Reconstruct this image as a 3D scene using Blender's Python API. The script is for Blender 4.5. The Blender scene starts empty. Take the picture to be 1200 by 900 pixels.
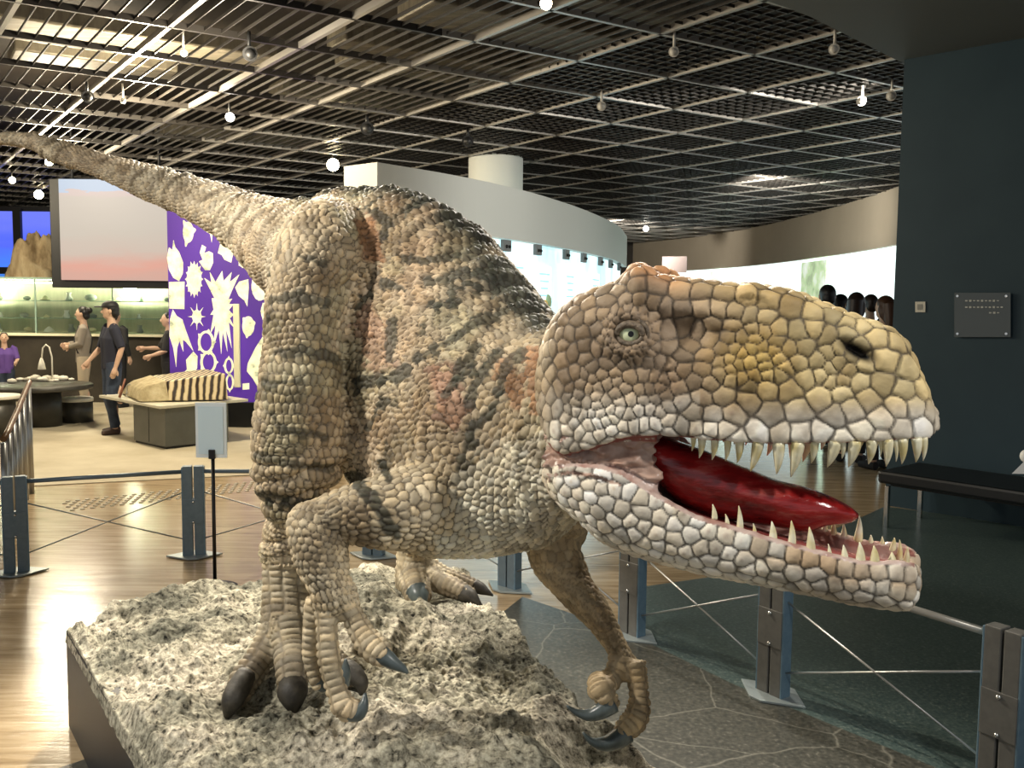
import bpy, bmesh, math, random
import numpy as np
from mathutils import Vector, Matrix, kdtree

# ------------------------------------------------------------------ camera, world, light, exposure
scene = bpy.context.scene
COL = scene.collection
F = 1100.0; CAM_H = 1.55; PITCH = math.atan(92/F); ROLL = 0.010
fw = np.array([0, math.cos(PITCH), -math.sin(PITCH)])
u0 = np.array([0, math.sin(PITCH), math.cos(PITCH)]); r0 = np.array([1.0, 0, 0])
cr = math.cos(ROLL)*r0 + math.sin(ROLL)*u0
cu = math.cos(ROLL)*u0 - math.sin(ROLL)*r0
CC = np.array([0, 0, CAM_H])
def P(px, py, d):
    return CC + d*(fw + (px-600)/F*cr - (py-450)/F*cu)
def G(px, py, z=0.0):
    v = P(px, py, 1) - CC
    return CC + v*((z-CAM_H)/v[2])
def proj(p):
    q = np.asarray(p) - CC; d = q@fw
    return 600+F*(q@cr)/d, 450-F*(q@cu)/d
cam_d = bpy.data.cameras.new('camera'); cam = bpy.data.objects.new('camera', cam_d); COL.objects.link(cam)
cam_d.sensor_width = 36; cam_d.lens = 36*F/1200; cam_d.clip_start = 0.05; cam_d.clip_end = 200
cam.matrix_world = Matrix(((cr[0], cu[0], -fw[0], 0), (cr[1], cu[1], -fw[1], 0), (cr[2], cu[2], -fw[2], CAM_H), (0, 0, 0, 1)))
scene.camera = cam
scene.view_settings.view_transform = 'Standard'; scene.view_settings.look = 'None'
scene.view_settings.gamma = 1; scene.view_settings.use_curve_mapping = False
scene.view_settings.exposure = 0.45
scene.render.film_transparent = False
scene.cycles.max_bounces = 6

world = bpy.data.worlds.new('world'); scene.world = world; world.use_nodes = True
bg = world.node_tree.nodes['Background']; bg.inputs[0].default_value = (0.62, 0.66, 0.70, 1); bg.inputs[1].default_value = 0.50

def spot(name, loc, target, power, angle=60, blend=0.6, color=(1, 0.93, 0.82), radius=0.08):
    l = bpy.data.lights.new(name, 'SPOT'); l.energy = power; l.spot_size = math.radians(angle); l.spot_blend = blend
    l.color = color; l.shadow_soft_size = radius
    o = bpy.data.objects.new(name, l); COL.objects.link(o); o.location = loc
    o.rotation_euler = (Vector(target)-Vector(loc)).to_track_quat('-Z', 'Y').to_euler()
    return o
def point(name, loc, power, color=(1, 0.9, 0.75), radius=0.1):
    l = bpy.data.lights.new(name, 'POINT'); l.energy = power; l.color = color; l.shadow_soft_size = radius
    o = bpy.data.objects.new(name, l); COL.objects.link(o); o.location = loc
    return o
# track spotlights under the lattice ceiling that light the statue
spot('key_light', (-2.9, 2.1, 3.45), (-0.4, 2.75, 1.1), 420, 70, 0.8, (1, 0.94, 0.84), 0.10)
spot('head_light', (1.6, 0.5, 3.3), (0.5, 2.1, 1.2), 150, 60, 0.8, (1, 0.96, 0.9), 0.12)
spot('back_light', (-1.6, 6.0, 3.4), (-0.6, 2.9, 0.7), 850, 60, 0.7, (1, 0.9, 0.74), 0.08)
spot('rim_light', (0.9, 5.4, 3.4), (-0.1, 2.9, 1.0), 420, 60, 0.7, (1, 0.93, 0.82), 0.08)
# lamps of the hall behind; wall and tail spots are added fill
point('hall_light', (-3.6, 9.3, 3.3), 330, (1, 0.86, 0.62), 0.16)
point('hall_light', (-6.0, 12.5, 3.3), 240, (1, 0.86, 0.62), 0.4)
point('hall_light', (-9.0, 10.5, 3.3), 380, (1, 0.86, 0.62), 0.25)  # added to spread the hall light, clear of the visible floor reflection
point('hall_light', (-2.2, 7.0, 3.2), 90, (1, 0.88, 0.68), 0.25)
spot('wall_fill', (3.6, 14.5, 3.4), (6.6, 19.5, 3.1), 420, 80, 0.8, (1, 0.93, 0.82), 0.1)  # added spot that brightens the curved back wall
spot('wall_fill', (2.2, 22.0, 3.4), (5.0, 28.5, 3.1), 420, 80, 0.8, (1, 0.93, 0.82), 0.1)  # second added spot, for the far end of that wall
spot('tail_fill', (-3.6, 2.2, 3.45), (-1.9, 4.2, 2.2), 150, 60, 0.8, (1, 0.93, 0.82), 0.1)  # added spot that brightens the tail from the left front
spot('wall_fill', (3.4, 8.6, 3.45), (0.4, 11.6, 2.55), 620, 80, 0.8, (1, 0.95, 0.86), 0.1)  # added spot that brightens the white drum's fascia

# ------------------------------------------------------------------ helpers
def tag(o, label=None, cat=None, group=None, kind=None):
    if label: o['label'] = label
    if cat: o['category'] = cat
    if group: o['group'] = group
    if kind: o['kind'] = kind
    return o
def empty(name, loc, label, cat, group=None):
    o = bpy.data.objects.new(name, None); COL.objects.link(o); o.location = Vector(loc); o.empty_display_size = 0.1
    return tag(o, label, cat, group)
def link_mesh(name, me, mat=None, parent=None):
    o = bpy.data.objects.new(name, me); COL.objects.link(o)
    if mat is not None: me.materials.clear(); me.materials.append(mat)
    if parent is not None:
        o.parent = parent
        if parent.parent is None:
            o.matrix_parent_inverse = (Matrix.Translation(parent.location) @ parent.rotation_euler.to_matrix().to_4x4()).inverted()
    return o
class MB:
    """collects shapes (in world coordinates) and builds them as one mesh object"""
    def __init__(s): s.v = []; s.f = []; s.sm = []
    def add(s, vs, fs, smooth=False):
        n = len(s.v); s.v += [tuple(map(float, v)) for v in vs]
        for f in fs: s.f.append(tuple(i+n for i in f)); s.sm.append(smooth)
        return s
    def box(s, c, size, rz=0.0, m=None):
        c = Vector(c); hx, hy, hz = [a/2 for a in size]
        R = Matrix.Rotation(rz, 3, 'Z') if m is None else m
        vs = [c + R@Vector((sx*hx, sy*hy, sz*hz)) for sz in (-1, 1) for sy in (-1, 1) for sx in (-1, 1)]
        return s.add(vs, [(0, 2, 3, 1), (4, 5, 7, 6), (0, 1, 5, 4), (2, 6, 7, 3), (0, 4, 6, 2), (1, 3, 7, 5)])
    def bar(s, a, b, w, h, up=(0, 0, 1)):
        a = Vector(a); b = Vector(b); d = (b-a); L = d.length; d.normalize()
        x = d.cross(Vector(up)); x = x.normalized() if x.length > 1e-6 else Vector((1, 0, 0)); z = x.cross(d)
        m = Matrix((x, d, z)).transposed()
        return s.box((a+b)/2, (w, L, h), m=m)
    def tube(s, pts, rad, n=10, cap=True, smooth=True):
        pts = [Vector(p) for p in pts]; rad = [rad]*len(pts) if isinstance(rad, (int, float)) else list(rad)
        vs = []; fs = []; pn = None
        for i, p in enumerate(pts):
            t = (pts[min(i+1, len(pts)-1)]-pts[max(i-1, 0)]).normalized()
            if pn is None:
                a = Vector((0, 0, 1)) if abs(t.z) < 0.9 else Vector((1, 0, 0)); pn = t.cross(a).normalized()
            else:
                pn = (pn - t*pn.dot(t)).normalized()
            b = t.cross(pn)
            for k in range(n):
                q = 2*math.pi*k/n; vs.append(p + (pn*math.cos(q)+b*math.sin(q))*rad[i])
        for i in range(len(pts)-1):
            for k in range(n):
                fs.append((i*n+k, i*n+(k+1) % n, (i+1)*n+(k+1) % n, (i+1)*n+k))
        s.add(vs, fs, smooth)
        if cap:
            N = len(pts)
            s.add(vs[:n], [tuple(range(n-1, -1, -1))]); s.add(vs[(N-1)*n:], [tuple(range(n))])
        return s
    def lathe(s, prof, c=(0, 0, 0), n=24, smooth=True):
        vs = []; fs = []; c = Vector(c)
        for r_, z in prof:
            for k in range(n):
                q = 2*math.pi*k/n; vs.append(c+Vector((r_*math.cos(q), r_*math.sin(q), z)))
        for i in range(len(prof)-1):
            for k in range(n): fs.append((i*n+k, i*n+(k+1) % n, (i+1)*n+(k+1) % n, (i+1)*n+k))
        s.add(vs, fs, smooth)
        if prof[0][0] > 1e-5: s.add(vs[:n], [tuple(range(n-1, -1, -1))])
        if prof[-1][0] > 1e-5: s.add(vs[-n:], [tuple(range(n))])
        return s
    def ball(s, c, r_, n=16, m=8, rot=None):
        c = Vector(c); r_ = (r_,)*3 if isinstance(r_, (int, float)) else r_
        vs = []; fs = []
        for i in range(m+1):
            a = math.pi*i/m
            for k in range(n):
                q = 2*math.pi*k/n
                v = Vector((r_[0]*math.sin(a)*math.cos(q), r_[1]*math.sin(a)*math.sin(q), r_[2]*math.cos(a)))
                vs.append(c+(rot@v if rot is not None else v))
        for i in range(m):
            for k in range(n): fs.append((i*n+k, (i+1)*n+k, (i+1)*n+(k+1) % n, i*n+(k+1) % n))
        return s.add(vs, fs, True)
    def prism(s, poly, z0, z1):
        n = len(poly); vs = [(p[0], p[1], z0) for p in poly]+[(p[0], p[1], z1) for p in poly]
        fs = [tuple(range(n-1, -1, -1)), tuple(range(n, 2*n))]+[(i, (i+1) % n, n+(i+1) % n, n+i) for i in range(n)]
        return s.add(vs, fs)
    def slab(s, pts, nrm, th):
        """flat outline (3D points) with thickness along nrm"""
        n = len(pts); nv = Vector(nrm)*th
        vs = [Vector(p) for p in pts]+[Vector(p)+nv for p in pts]
        fs = [tuple(range(n-1, -1, -1)), tuple(range(n, 2*n))]+[(i, (i+1) % n, n+(i+1) % n, n+i) for i in range(n)]
        return s.add(vs, fs)
    def mesh(s, name):
        me = bpy.data.meshes.new(name); me.from_pydata(s.v, [], s.f)
        me.polygons.foreach_set('use_smooth', s.sm); me.validate(); me.update()
        return me
    def build(s, name, mat, parent=None, bevel=0, fix=True):
        me = s.mesh(name)
        if fix:
            bm = bmesh.new(); bm.from_mesh(me)
            bmesh.ops.remove_doubles(bm, verts=bm.verts, dist=1e-5)
            bmesh.ops.recalc_face_normals(bm, faces=bm.faces); bm.to_mesh(me); bm.free()
        o = link_mesh(name, me, mat, parent)
        if bevel:
            b = o.modifiers.new('bevel', 'BEVEL'); b.width = bevel; b.segments = 2; b.limit_method = 'ANGLE'
        return o

def mat(name, color=(0.5, 0.5, 0.5), rough=0.5, metal=0.0, emit=None, estr=0.0, trans=0.0, alpha=1.0, spec=0.5, ior=1.45):
    m = bpy.data.materials.new(name); m.use_nodes = True
    b = m.node_tree.nodes['Principled BSDF']
    b.inputs['Base Color'].default_value = (*color, 1); b.inputs['Roughness'].default_value = rough
    b.inputs['Metallic'].default_value = metal; b.inputs['Specular IOR Level'].default_value = spec
    b.inputs['Transmission Weight'].default_value = trans; b.inputs['IOR'].default_value = ior
    b.inputs['Alpha'].default_value = alpha
    if emit is not None:
        b.inputs['Emission Color'].default_value = (*emit, 1); b.inputs['Emission Strength'].default_value = estr
    return m
def bsdf(m): return m.node_tree.nodes['Principled BSDF']
def node(m, t, **kw):
    n = m.node_tree.nodes.new(t)
    for k, v in kw.items():
        if k in n.inputs: n.inputs[k].default_value = v
        else: setattr(n, k, v)
    return n
def lk(m, a, b): m.node_tree.links.new(a, b)
def ramp(m, fac, stops):
    n = m.node_tree.nodes.new('ShaderNodeValToRGB'); e = n.color_ramp.elements
    while len(e) < len(stops): e.new(0.5)
    for i, (p, c) in enumerate(stops): e[i].position = p; e[i].color = (*c, 1)
    lk(m, fac, n.inputs[0]); return n.outputs[0]
def noise_mat(name, stops, scale=5.0, rough=0.5, detail=6, stretch=(1, 1, 1), bump=0.0, bdist=0.01, metal=0, spec=0.5, rough_var=None):
    m = mat(name, rough=rough, metal=metal, spec=spec)
    tc = node(m, 'ShaderNodeTexCoord'); mp = node(m, 'ShaderNodeMapping'); mp.inputs['Scale'].default_value = stretch
    lk(m, tc.outputs['Object'], mp.inputs[0])
    nz = node(m, 'ShaderNodeTexNoise', Scale=scale, Detail=detail, Roughness=0.6); lk(m, mp.outputs[0], nz.inputs['Vector'])
    lk(m, ramp(m, nz.outputs[0], stops), bsdf(m).inputs['Base Color'])
    if bump:
        bp = node(m, 'ShaderNodeBump', Strength=bump, Distance=bdist); lk(m, nz.outputs[0], bp.inputs['Height']); lk(m, bp.outputs[0], bsdf(m).inputs['Normal'])
    if rough_var:
        mr = node(m, 'ShaderNodeMapRange'); mr.inputs['To Min'].default_value = rough_var[0]; mr.inputs['To Max'].default_value = rough_var[1]
        lk(m, nz.outputs[0], mr.inputs['Value']); lk(m, mr.outputs[0], bsdf(m).inputs['Roughness'])
    return m
rng = np.random.default_rng(7); random.seed(7)

# numpy value noise
def _h(i, j, k):
    n = (i*374761393 + j*668265263 + k*2147483647 + 1013904223) & 0xffffffff
    n = ((n ^ (n >> 13))*1274126177) & 0xffffffff
    n = (n ^ (n >> 16)) & 0xffff
    return n.astype(np.float64)/65535.0
def vnoise(p, octaves=3):
    p = np.asarray(p, dtype=np.float64); out = np.zeros(len(p)); amp = 1.0; tot = 0
    for o in range(octaves):
        q = p*(2.03**o)+17.3*o; i = np.floor(q).astype(np.int64); f = q-i; f = f*f*(3-2*f); a = 0
        for dx in (0, 1):
            for dy in (0, 1):
                for dz in (0, 1):
                    wgt = (f[:, 0] if dx else 1-f[:, 0])*(f[:, 1] if dy else 1-f[:, 1])*(f[:, 2] if dz else 1-f[:, 2])
                    a = a + wgt*_h(i[:, 0]+dx, i[:, 1]+dy, i[:, 2]+dz)
        out += a*amp; tot += amp; amp *= 0.5
    return out/tot
def sstep(a, b, x):
    t = np.clip((x-a)/(b-a), 0, 1); return t*t*(3-2*t)
def fused(mb, voxel, smooth=4, subdiv=0):
    """one continuous closed surface from overlapping closed shapes"""
    me = mb.mesh('tmp'); o = bpy.data.objects.new('tmp', me); COL.objects.link(o)
    r_ = o.modifiers.new('r', 'REMESH'); r_.mode = 'VOXEL'; r_.voxel_size = voxel; r_.use_smooth_shade = True
    if smooth:
        s_ = o.modifiers.new('s', 'SMOOTH'); s_.iterations = smooth; s_.factor = 0.5
    if subdiv:
        d_ = o.modifiers.new('d', 'SUBSURF'); d_.levels = subdiv; d_.render_levels = subdiv
    dg = bpy.context.evaluated_depsgraph_get(); dg.update()
    out = bpy.data.meshes.new_from_object(o.evaluated_get(dg))
    bpy.data.objects.remove(o); bpy.data.meshes.remove(me)
    return out
def nrm(v): v = np.asarray(v, float); return v/np.linalg.norm(v)
def catmull(K, n):
    K = np.asarray(K, float); m = len(K)
    seg = np.concatenate([[0], np.cumsum(np.sqrt((np.diff(K, axis=0)[:, :3]**2).sum(1))+1e-6)])
    ts = np.linspace(0, seg[-1], n); out = []
    # non-uniform: cubic Hermite with finite-difference slopes
    sl = np.zeros_like(K)
    for i in range(m):
        if i == 0: sl[i] = (K[1]-K[0])/(seg[1]-seg[0])
        elif i == m-1: sl[i] = (K[i]-K[i-1])/(seg[i]-seg[i-1])
        else:
            h0 = seg[i]-seg[i-1]; h1 = seg[i+1]-seg[i]
            sl[i] = ((K[i]-K[i-1])/h0*h1+(K[i+1]-K[i])/h1*h0)/(h0+h1)
    for t in ts:
        i = int(np.clip(np.searchsorted(seg, t)-1, 0, m-2)); h = seg[i+1]-seg[i]; x = (t-seg[i])/h
        out.append((2*x**3-3*x**2+1)*K[i]+(x**3-2*x**2+x)*h*sl[i]+(-2*x**3+3*x**2)*K[i+1]+(x**3-x**2)*h*sl[i+1])
    return np.array(out)
# ------------------------------------------------------------------ the setting
def struct(o): o['kind'] = 'structure'; return o
# floors
m_floor = mat('polished_brown_floor', (.2, .14, .08), .16, spec=.6)  # brown base also stands for warm reflections on the polished floor
tc = node(m_floor, 'ShaderNodeTexCoord'); mp = node(m_floor, 'ShaderNodeMapping'); mp.inputs['Scale'].default_value = (.55, 5.5, 1); mp.inputs['Rotation'].default_value = (0, 0, .12)
lk(m_floor, tc.outputs['Object'], mp.inputs[0])
nz = node(m_floor, 'ShaderNodeTexNoise', Scale=3.2, Detail=8.0, Roughness=.65, Distortion=.6); lk(m_floor, mp.outputs[0], nz.inputs['Vector'])
lk(m_floor, ramp(m_floor, nz.outputs[0], [(.28, (.24, .165, .085)), (.5, (.42, .31, .18)), (.72, (.58, .46, .30))]), bsdf(m_floor).inputs['Base Color'])
mr = node(m_floor, 'ShaderNodeMapRange'); mr.inputs['To Min'].default_value = .10; mr.inputs['To Max'].default_value = .26; lk(m_floor, nz.outputs[0], mr.inputs['Value']); lk(m_floor, mr.outputs[0], bsdf(m_floor).inputs['Roughness'])
bp = node(m_floor, 'ShaderNodeBump', Strength=.10, Distance=.01); lk(m_floor, nz.outputs[0], bp.inputs['Height']); lk(m_floor, bp.outputs[0], bsdf(m_floor).inputs['Normal'])
def flat(name, poly, z, m):
    return struct(MB().prism([tuple(p[:2]) for p in poly], z-.02, z).build(name, m))
flat('floor', [(-16, -2), (14, -2), (14, 36), (-16, 36)], 0, m_floor)
m_carpet = noise_mat('beige_hall_carpet', [(.3, (.40, .34, .23)), (.7, (.56, .50, .37))], 1.3, .75, detail=8)
a = G(-60, 575); b = G(300, 557); c = G(430, 556)
flat('floor', [tuple(a[:2]), tuple(b[:2]), tuple(c[:2]), (-1.2, 9.2), (-1.7, 9.6), (-1.0, 34), (-16, 34), (-16, a[1])], .008, m_carpet)
# dark stone floor with pale veins on the right
m_stone = mat('dark_stone_tile', (.05, .05, .045), .3, spec=.5)
tc = node(m_stone, 'ShaderNodeTexCoord')
vz = node(m_stone, 'ShaderNodeTexVoronoi', feature='DISTANCE_TO_EDGE', Scale=1.5)
nz = node(m_stone, 'ShaderNodeTexNoise', Scale=3.0, Detail=5.0); lk(m_stone, tc.outputs['Object'], nz.inputs['Vector'])
mx = node(m_stone, 'ShaderNodeMixRGB', blend_type='LINEAR_LIGHT'); mx.inputs[0].default_value = .05
lk(m_stone, tc.outputs['Object'], mx.inputs[1]); lk(m_stone, nz.outputs['Color'], mx.inputs[2]); lk(m_stone, mx.outputs[0], vz.inputs['Vector'])
n2 = node(m_stone, 'ShaderNodeTexNoise', Scale=60.0, Detail=6.0); lk(m_stone, tc.outputs['Object'], n2.inputs['Vector'])
c1 = ramp(m_stone, n2.outputs[0], [(.35, (.036, .037, .031)), (.62, (.075, .073, .06)), (.78, (.17, .165, .14))])
c2 = ramp(m_stone, vz.outputs[0], [(.0, (.45, .45, .45)), (.006, (0, 0, 0))])
mx2 = node(m_stone, 'ShaderNodeMixRGB'); lk(m_stone, c2, mx2.inputs[0]); lk(m_stone, c1, mx2.inputs[1]); mx2.inputs[2].default_value = (.30, .29, .24, 1)
lk(m_stone, mx2.outputs[0], bsdf(m_stone).inputs['Base Color'])
p1 = G(612, 694)
flat('floor', [tuple(G(560, 742)[:2]), tuple(G(612, 700)[:2]), tuple(G(735, 742)[:2]), tuple(G(860, 803)[:2]), tuple(G(1095, 900)[:2]), tuple(G(1330, 1010)[:2]), (1.6, .2), (-2.6, .2), (-2.3, 2.2)], .004, m_stone)
# dark carpet beyond the barrier
m_dark = noise_mat('dark_speckled_floor', [(.35, (.036, .060, .060)), (.60, (.085, .118, .108)), (.78, (.26, .29, .26))], 70, .30, detail=6, spec=.5)
flat('floor', [tuple(G(*q)[:2]) for q in ((735, 742), (728, 692), (860, 673), (1000, 611), (1037, 594))]+[(6.5, 4.6), (6.5, .8), tuple(G(1330, 1010)[:2]), tuple(G(1095, 900)[:2]), tuple(G(860, 803)[:2])], .004, m_dark)
# studded strip in the floor in front of the hall carpet
m_strip = mat('studded_strip', (.55, .5, .4), .3)
a = G(85, 598); b = G(330, 571); a2 = G(85, 588); dirv = nrm2 = (b-a)/np.linalg.norm(b-a); side = np.array([-dirv[1], dirv[0], 0])
st = MB(); W_ = .42
for i in range(int(np.linalg.norm(b-a)/.07)):
    for j in range(6):
        p = a+dirv*(i*.07+(.035 if j % 2 else 0))+side*(j*W_/6); st.lathe([(.02, 0), (.017, .006), (.0, .009)], (p[0], p[1], .0), 8)
struct(st.build('trim_1', m_strip))

# ceiling: dark slab, ducts, open lattice with bright runners
m_slab = noise_mat('dark_plenum', [(.3, (.010, .008, .006)), (.7, (.050, .038, .027))], .35, .7, detail=5, stretch=(1, 3, 1))
struct(MB().box((-1, 17, 4.75), (32, 40, .1)).build('ceiling', m_slab))
m_duct = noise_mat('ceiling_duct_metal', [(.3, (.10, .085, .06)), (.7, (.26, .23, .17))], 2.5, .45, stretch=(1, 6, 1), metal=.3)
e1 = np.array([math.cos(math.radians(-54.5)), math.sin(math.radians(-54.5)), 0]); e2 = np.array([math.cos(math.radians(33)), math.sin(math.radians(33)), 0])
for px, py, L_, w_ in ((160, 45, 2.6, .8), (110, 70, 1.6, .7), (600, 25, 2.0, .7), (520, 65, 2.4, .5), (470, 75, 1.4, .35), (760, 15, 2.0, .5), (420, 118, 2.2, .5), (640, 95, 1.8, .5), (640, 128, 1.2, .6), (935, 55, .8, .4), (1010, 58, .9, .5), (900, 190, 2.2, .6), (960, 185, 2.0, .5), (300, 165, 3, .6), (690, 75, 1.2, .7)):
    p = G(px, py, 4.15); struct(MB().bar(p-e2*L_/2, p+e2*L_/2, w_, .18).build('ceiling_duct', m_duct, bevel=.02))
ZC = 3.6
m_slat = mat('lattice_slat', (.035, .031, .027), .42, metal=.4); m_run = mat('lattice_runner', (.34, .32, .29), .35, metal=.5)
n1 = np.array([-e1[1], e1[0], 0]); n2v = np.array([-e2[1], e2[0], 0])   # n1 . p constant along e1
def hall(p): return -11 < p[0] < 9.5 and 3.0 < p[1] < 30
def lines(mb, e, n, off, step, lo, hi, w, h, z, test):
    k = lo
    while k < hi:
        base = n*(off+k*step); run = None; t = -40.0
        while t < 40.01:
            p = base+e*t; ok = hall(p) and test(p)
            if ok and run is None: run = t
            if (not ok or t > 39.9) and run is not None:
                if t-run > .3: mb.bar(base+e*run+np.array([0, 0, z]), base+e*t+np.array([0, 0, z]), w, h)
                run = None
            t += .25
        k += 1
runners = MB(); r1 = MB()
lines(runners, e1, n1, .065, 1.0, -10, 40, .035, .05, ZC, lambda p: True)
lines(runners, e2, n2v, 5.45, .97, -12, 36, .035, .05, ZC, lambda p: n1@p > 3.6)
lines(r1, e2, n2v, 5.45, .97, -12, 36, .03, .05, ZC, lambda p: n1@p <= 3.6)  # left stretch of the same runners, its dimmer light put into the colour
struct(r1.build('ceiling_runner', m_slat, fix=False))
struct(runners.build('ceiling_runner', m_run, fix=False))
sl = MB()
lines(sl, e1, n1, .065, .125, -60, 300, .007, .022, ZC, lambda p: p[1] < 24)
lines(sl, e2, n2v, 5.45, .121, -100, 280, .007, .022, ZC, lambda p: (n1@p > 4.9 and p[0] > -2.5) and p[1] < 24)
struct(sl.build('ceiling_lattice', m_slat, fix=False))

# dark wall on the right with its soffit
m_navy = noise_mat('dark_navy_paint', [(.3, (.021, .043, .058)), (.7, (.027, .052, .067))], 2.0, .55, spec=.3)
W0 = G(1037, 592); W0[2] = 0; wd = np.array([.70, -.714, 0]); wn = np.array([.714, .70, 0]); SOF = 3.45
pts = [W0, W0+wd*5.2, W0+wd*5.2+wn*.35, W0+wn*.35]
struct(MB().prism([tuple(p[:2]) for p in pts], 0, SOF+.1).build('wall_right', m_navy))
m_sof = mat('dark_soffit_paint', (.12, .132, .130), .7)
cur = [tuple(G(x, y, SOF)[:2]) for x, y in ((895, 0), (922, 9), (950, 20), (1000, 45), (1030, 60), (1064, 77))]
struct(MB().prism([(.55, 2.0), (.75, 3.6), (1.0, 4.6)]+cur+[tuple((W0+wn*.3)[:2]), tuple((W0+wd*5.2+wn*.3)[:2]), (6.9, -1), (.55, -1)], SOF, SOF+.22).build('ceiling', m_sof))

# curved white display drum in the middle
m_white = mat('white_wall_paint', (.62, .64, .60), .6); m_warmw = mat('warm_white_paint', (.60, .56, .47), .6)
m_glow = mat('backlit_display', (.6, .8, .85), .4, emit=(.62, .90, .95), estr=.80)
tc = node(m_glow, 'ShaderNodeTexCoord'); mp = node(m_glow, 'ShaderNodeMapping'); mp.inputs['Scale'].default_value = (3.0, 1.2, .35); lk(m_glow, tc.outputs['Object'], mp.inputs[0])
nz = node(m_glow, 'ShaderNodeTexNoise', Scale=1.2, Detail=3.0); lk(m_glow, mp.outputs[0], nz.inputs['Vector'])
lk(m_glow, ramp(m_glow, nz.outputs[0], [(.38, (.36, .66, .74)), (.5, (.62, .88, .92)), (.62, (.85, 1, 1))]), bsdf(m_glow).inputs['Emission Color'])
ARC = [G(442, 190, 2.9), G(520, 203, 2.9), G(613, 223, 2.9), G(663, 238, 2.9), G(700, 252, 2.9), G(722, 263, 2.9), G(735, 277, 2.9)]
K = catmull(np.array([np.append(p[:2], 0) for p in ARC]), 48)[:, :2]
def curved(name, K, z0, z1, th, m, off=0.0, flip=1):
    K = np.asarray(K); T_ = np.gradient(K, axis=0); T_ /= np.linalg.norm(T_, axis=1, keepdims=True); N_ = np.stack([-T_[:, 1], T_[:, 0]], 1)*flip
    a_ = K+N_*off; b_ = K+N_*(off+th); n = len(K)
    vs = [(*p, z0) for p in a_]+[(*p, z1) for p in a_]+[(*p, z0) for p in b_]+[(*p, z1) for p in b_]
    fs = []
    for i in range(n-1):
        fs += [(i, i+1, n+i+1, n+i), (2*n+i, 3*n+i, 3*n+i+1, 2*n+i+1), (n+i, n+i+1, 3*n+i+1, 3*n+i), (i, 2*n+i, 2*n+i+1, i+1)]
    fs += [(0, n, 3*n, 2*n), (n-1, 3*n-1, 4*n-1, 2*n-1)]
    o = MB().add(vs, fs).build(name, m); return struct(o)
curved('wall_drum', K, 2.31, 2.9, .30, m_white)
curved('wall_drum', K, .72, 2.31, .1, m_glow, .12)
curved('wall_drum', K, 0, .72, .30, m_white)
e0 = G(403, 195, 2.9)[:2]; k0 = K[0]
struct(MB().prism([tuple(k0), tuple(e0), tuple(e0+np.array([.35, .45])), tuple(k0+np.array([.3, .45]))], 0, 2.9).build('wall_drum', m_warmw))
pc = G(581, 185, ZC); rc_ = 31.5*13.3/1100
struct(MB().lathe([(rc_, 2.0), (rc_, 4.7)], (pc[0], pc[1], 0), 40).build('column', m_white))

# beige curved back wall on the right with its backlit band
m_beige = noise_mat('beige_wall_paint', [(.3, (.40, .34, .26)), (.7, (.46, .40, .31))], .8, .65)
m_glow2 = mat('bright_backlit_band', (.8, .9, .9), .4, emit=(.80, .97, .96), estr=1.0)
B_ = [G(1120, 190, ZC), G(1055, 217, ZC), G(1005, 234, ZC), G(950, 250, ZC), G(850, 272, ZC), G(790, 280, ZC), G(742, 285, ZC)]
KB = catmull(np.array([np.append(p[:2], 0) for p in B_]), 48)[:, :2]
curved('wall_back', KB, 2.63, 4.7, .25, m_beige, 0, -1)
curved('wall_back', KB, .9, 2.63, .1, m_glow2, .10, -1)
curved('wall_back', KB, 0, .9, .25, m_beige, 0, -1)
m_backw = noise_mat('dark_hall_wall', [(.3, (.03, .024, .018)), (.7, (.07, .055, .04))], .7, .7)
struct(MB().box((-6.0, 32.6, 2.35), (22, .3, 4.7)).build('wall_back', m_backw))
struct(MB().box((-13.2, 19.0, 2.35), (.3, 27, 4.7)).build('wall_left', m_backw))
# ------------------------------------------------------------------ rock base of the statue
OUT = np.array([(-1.60, 3.31), (-1.58, 3.50), (-1.36, 3.84), (-1.0, 4.08), (-.62, 4.22), (-.22, 4.10), (-.02, 3.72), (.05, 3.42), (.17, 3.02), (.34, 2.62), (.54, 2.28), (.80, 1.80), (.82, 1.45), (.40, 1.15), (.0, 1.05), (-.25, 1.33), (-.60, 1.84), (-.93, 2.32), (-1.26, 2.81)])
PL0 = np.array([-1.60, 3.31]); PL1 = np.array([-.25, 1.33])
RC = np.array([-.45, 2.7])
ang = np.arctan2(OUT[:, 1]-RC[1], OUT[:, 0]-RC[0]); o_ = np.argsort(ang); OUTs = OUT[o_]; ang = ang[o_]
NT, NR = 620, 230
th = np.linspace(-np.pi, np.pi, NT, endpoint=False)
dense = []
for i in range(len(OUTs)):
    a, b = OUTs[i], OUTs[(i+1) % len(OUTs)]
    for f in np.linspace(0, 1, 60, endpoint=False): dense.append(a+(b-a)*f)
dense = np.array(dense); da = np.arctan2(dense[:, 1]-RC[1], dense[:, 0]-RC[0]); o_ = np.argsort(da); dr = np.hypot(*(dense-RC).T)[o_]
rad = np.interp(th, da[o_], dr, period=2*np.pi)
onpl = np.zeros(NT, bool); ed_ = RC+np.stack([np.cos(th), np.sin(th)], 1)*rad[:, None]
pd = (PL1-PL0)/np.linalg.norm(PL1-PL0); rel = ed_-PL0; onpl = (np.abs(rel[:, 0]*pd[1]-rel[:, 1]*pd[0]) < .02) & (rel@pd > -.02) & (rel@pd < 2.5)
edge_n = (vnoise(np.stack([np.cos(th)*5, np.sin(th)*5, th*0], 1), 3)-.5)*.14
radn = rad*(1+np.where(onpl, .012+.10*np.abs(edge_n), edge_n))
rho = np.linspace(0.004, 1, NR)**.72
X = RC[0]+np.cos(th)[None]*radn[None]*rho[:, None]; Y = RC[1]+np.sin(th)[None]*radn[None]*rho[:, None]
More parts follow.
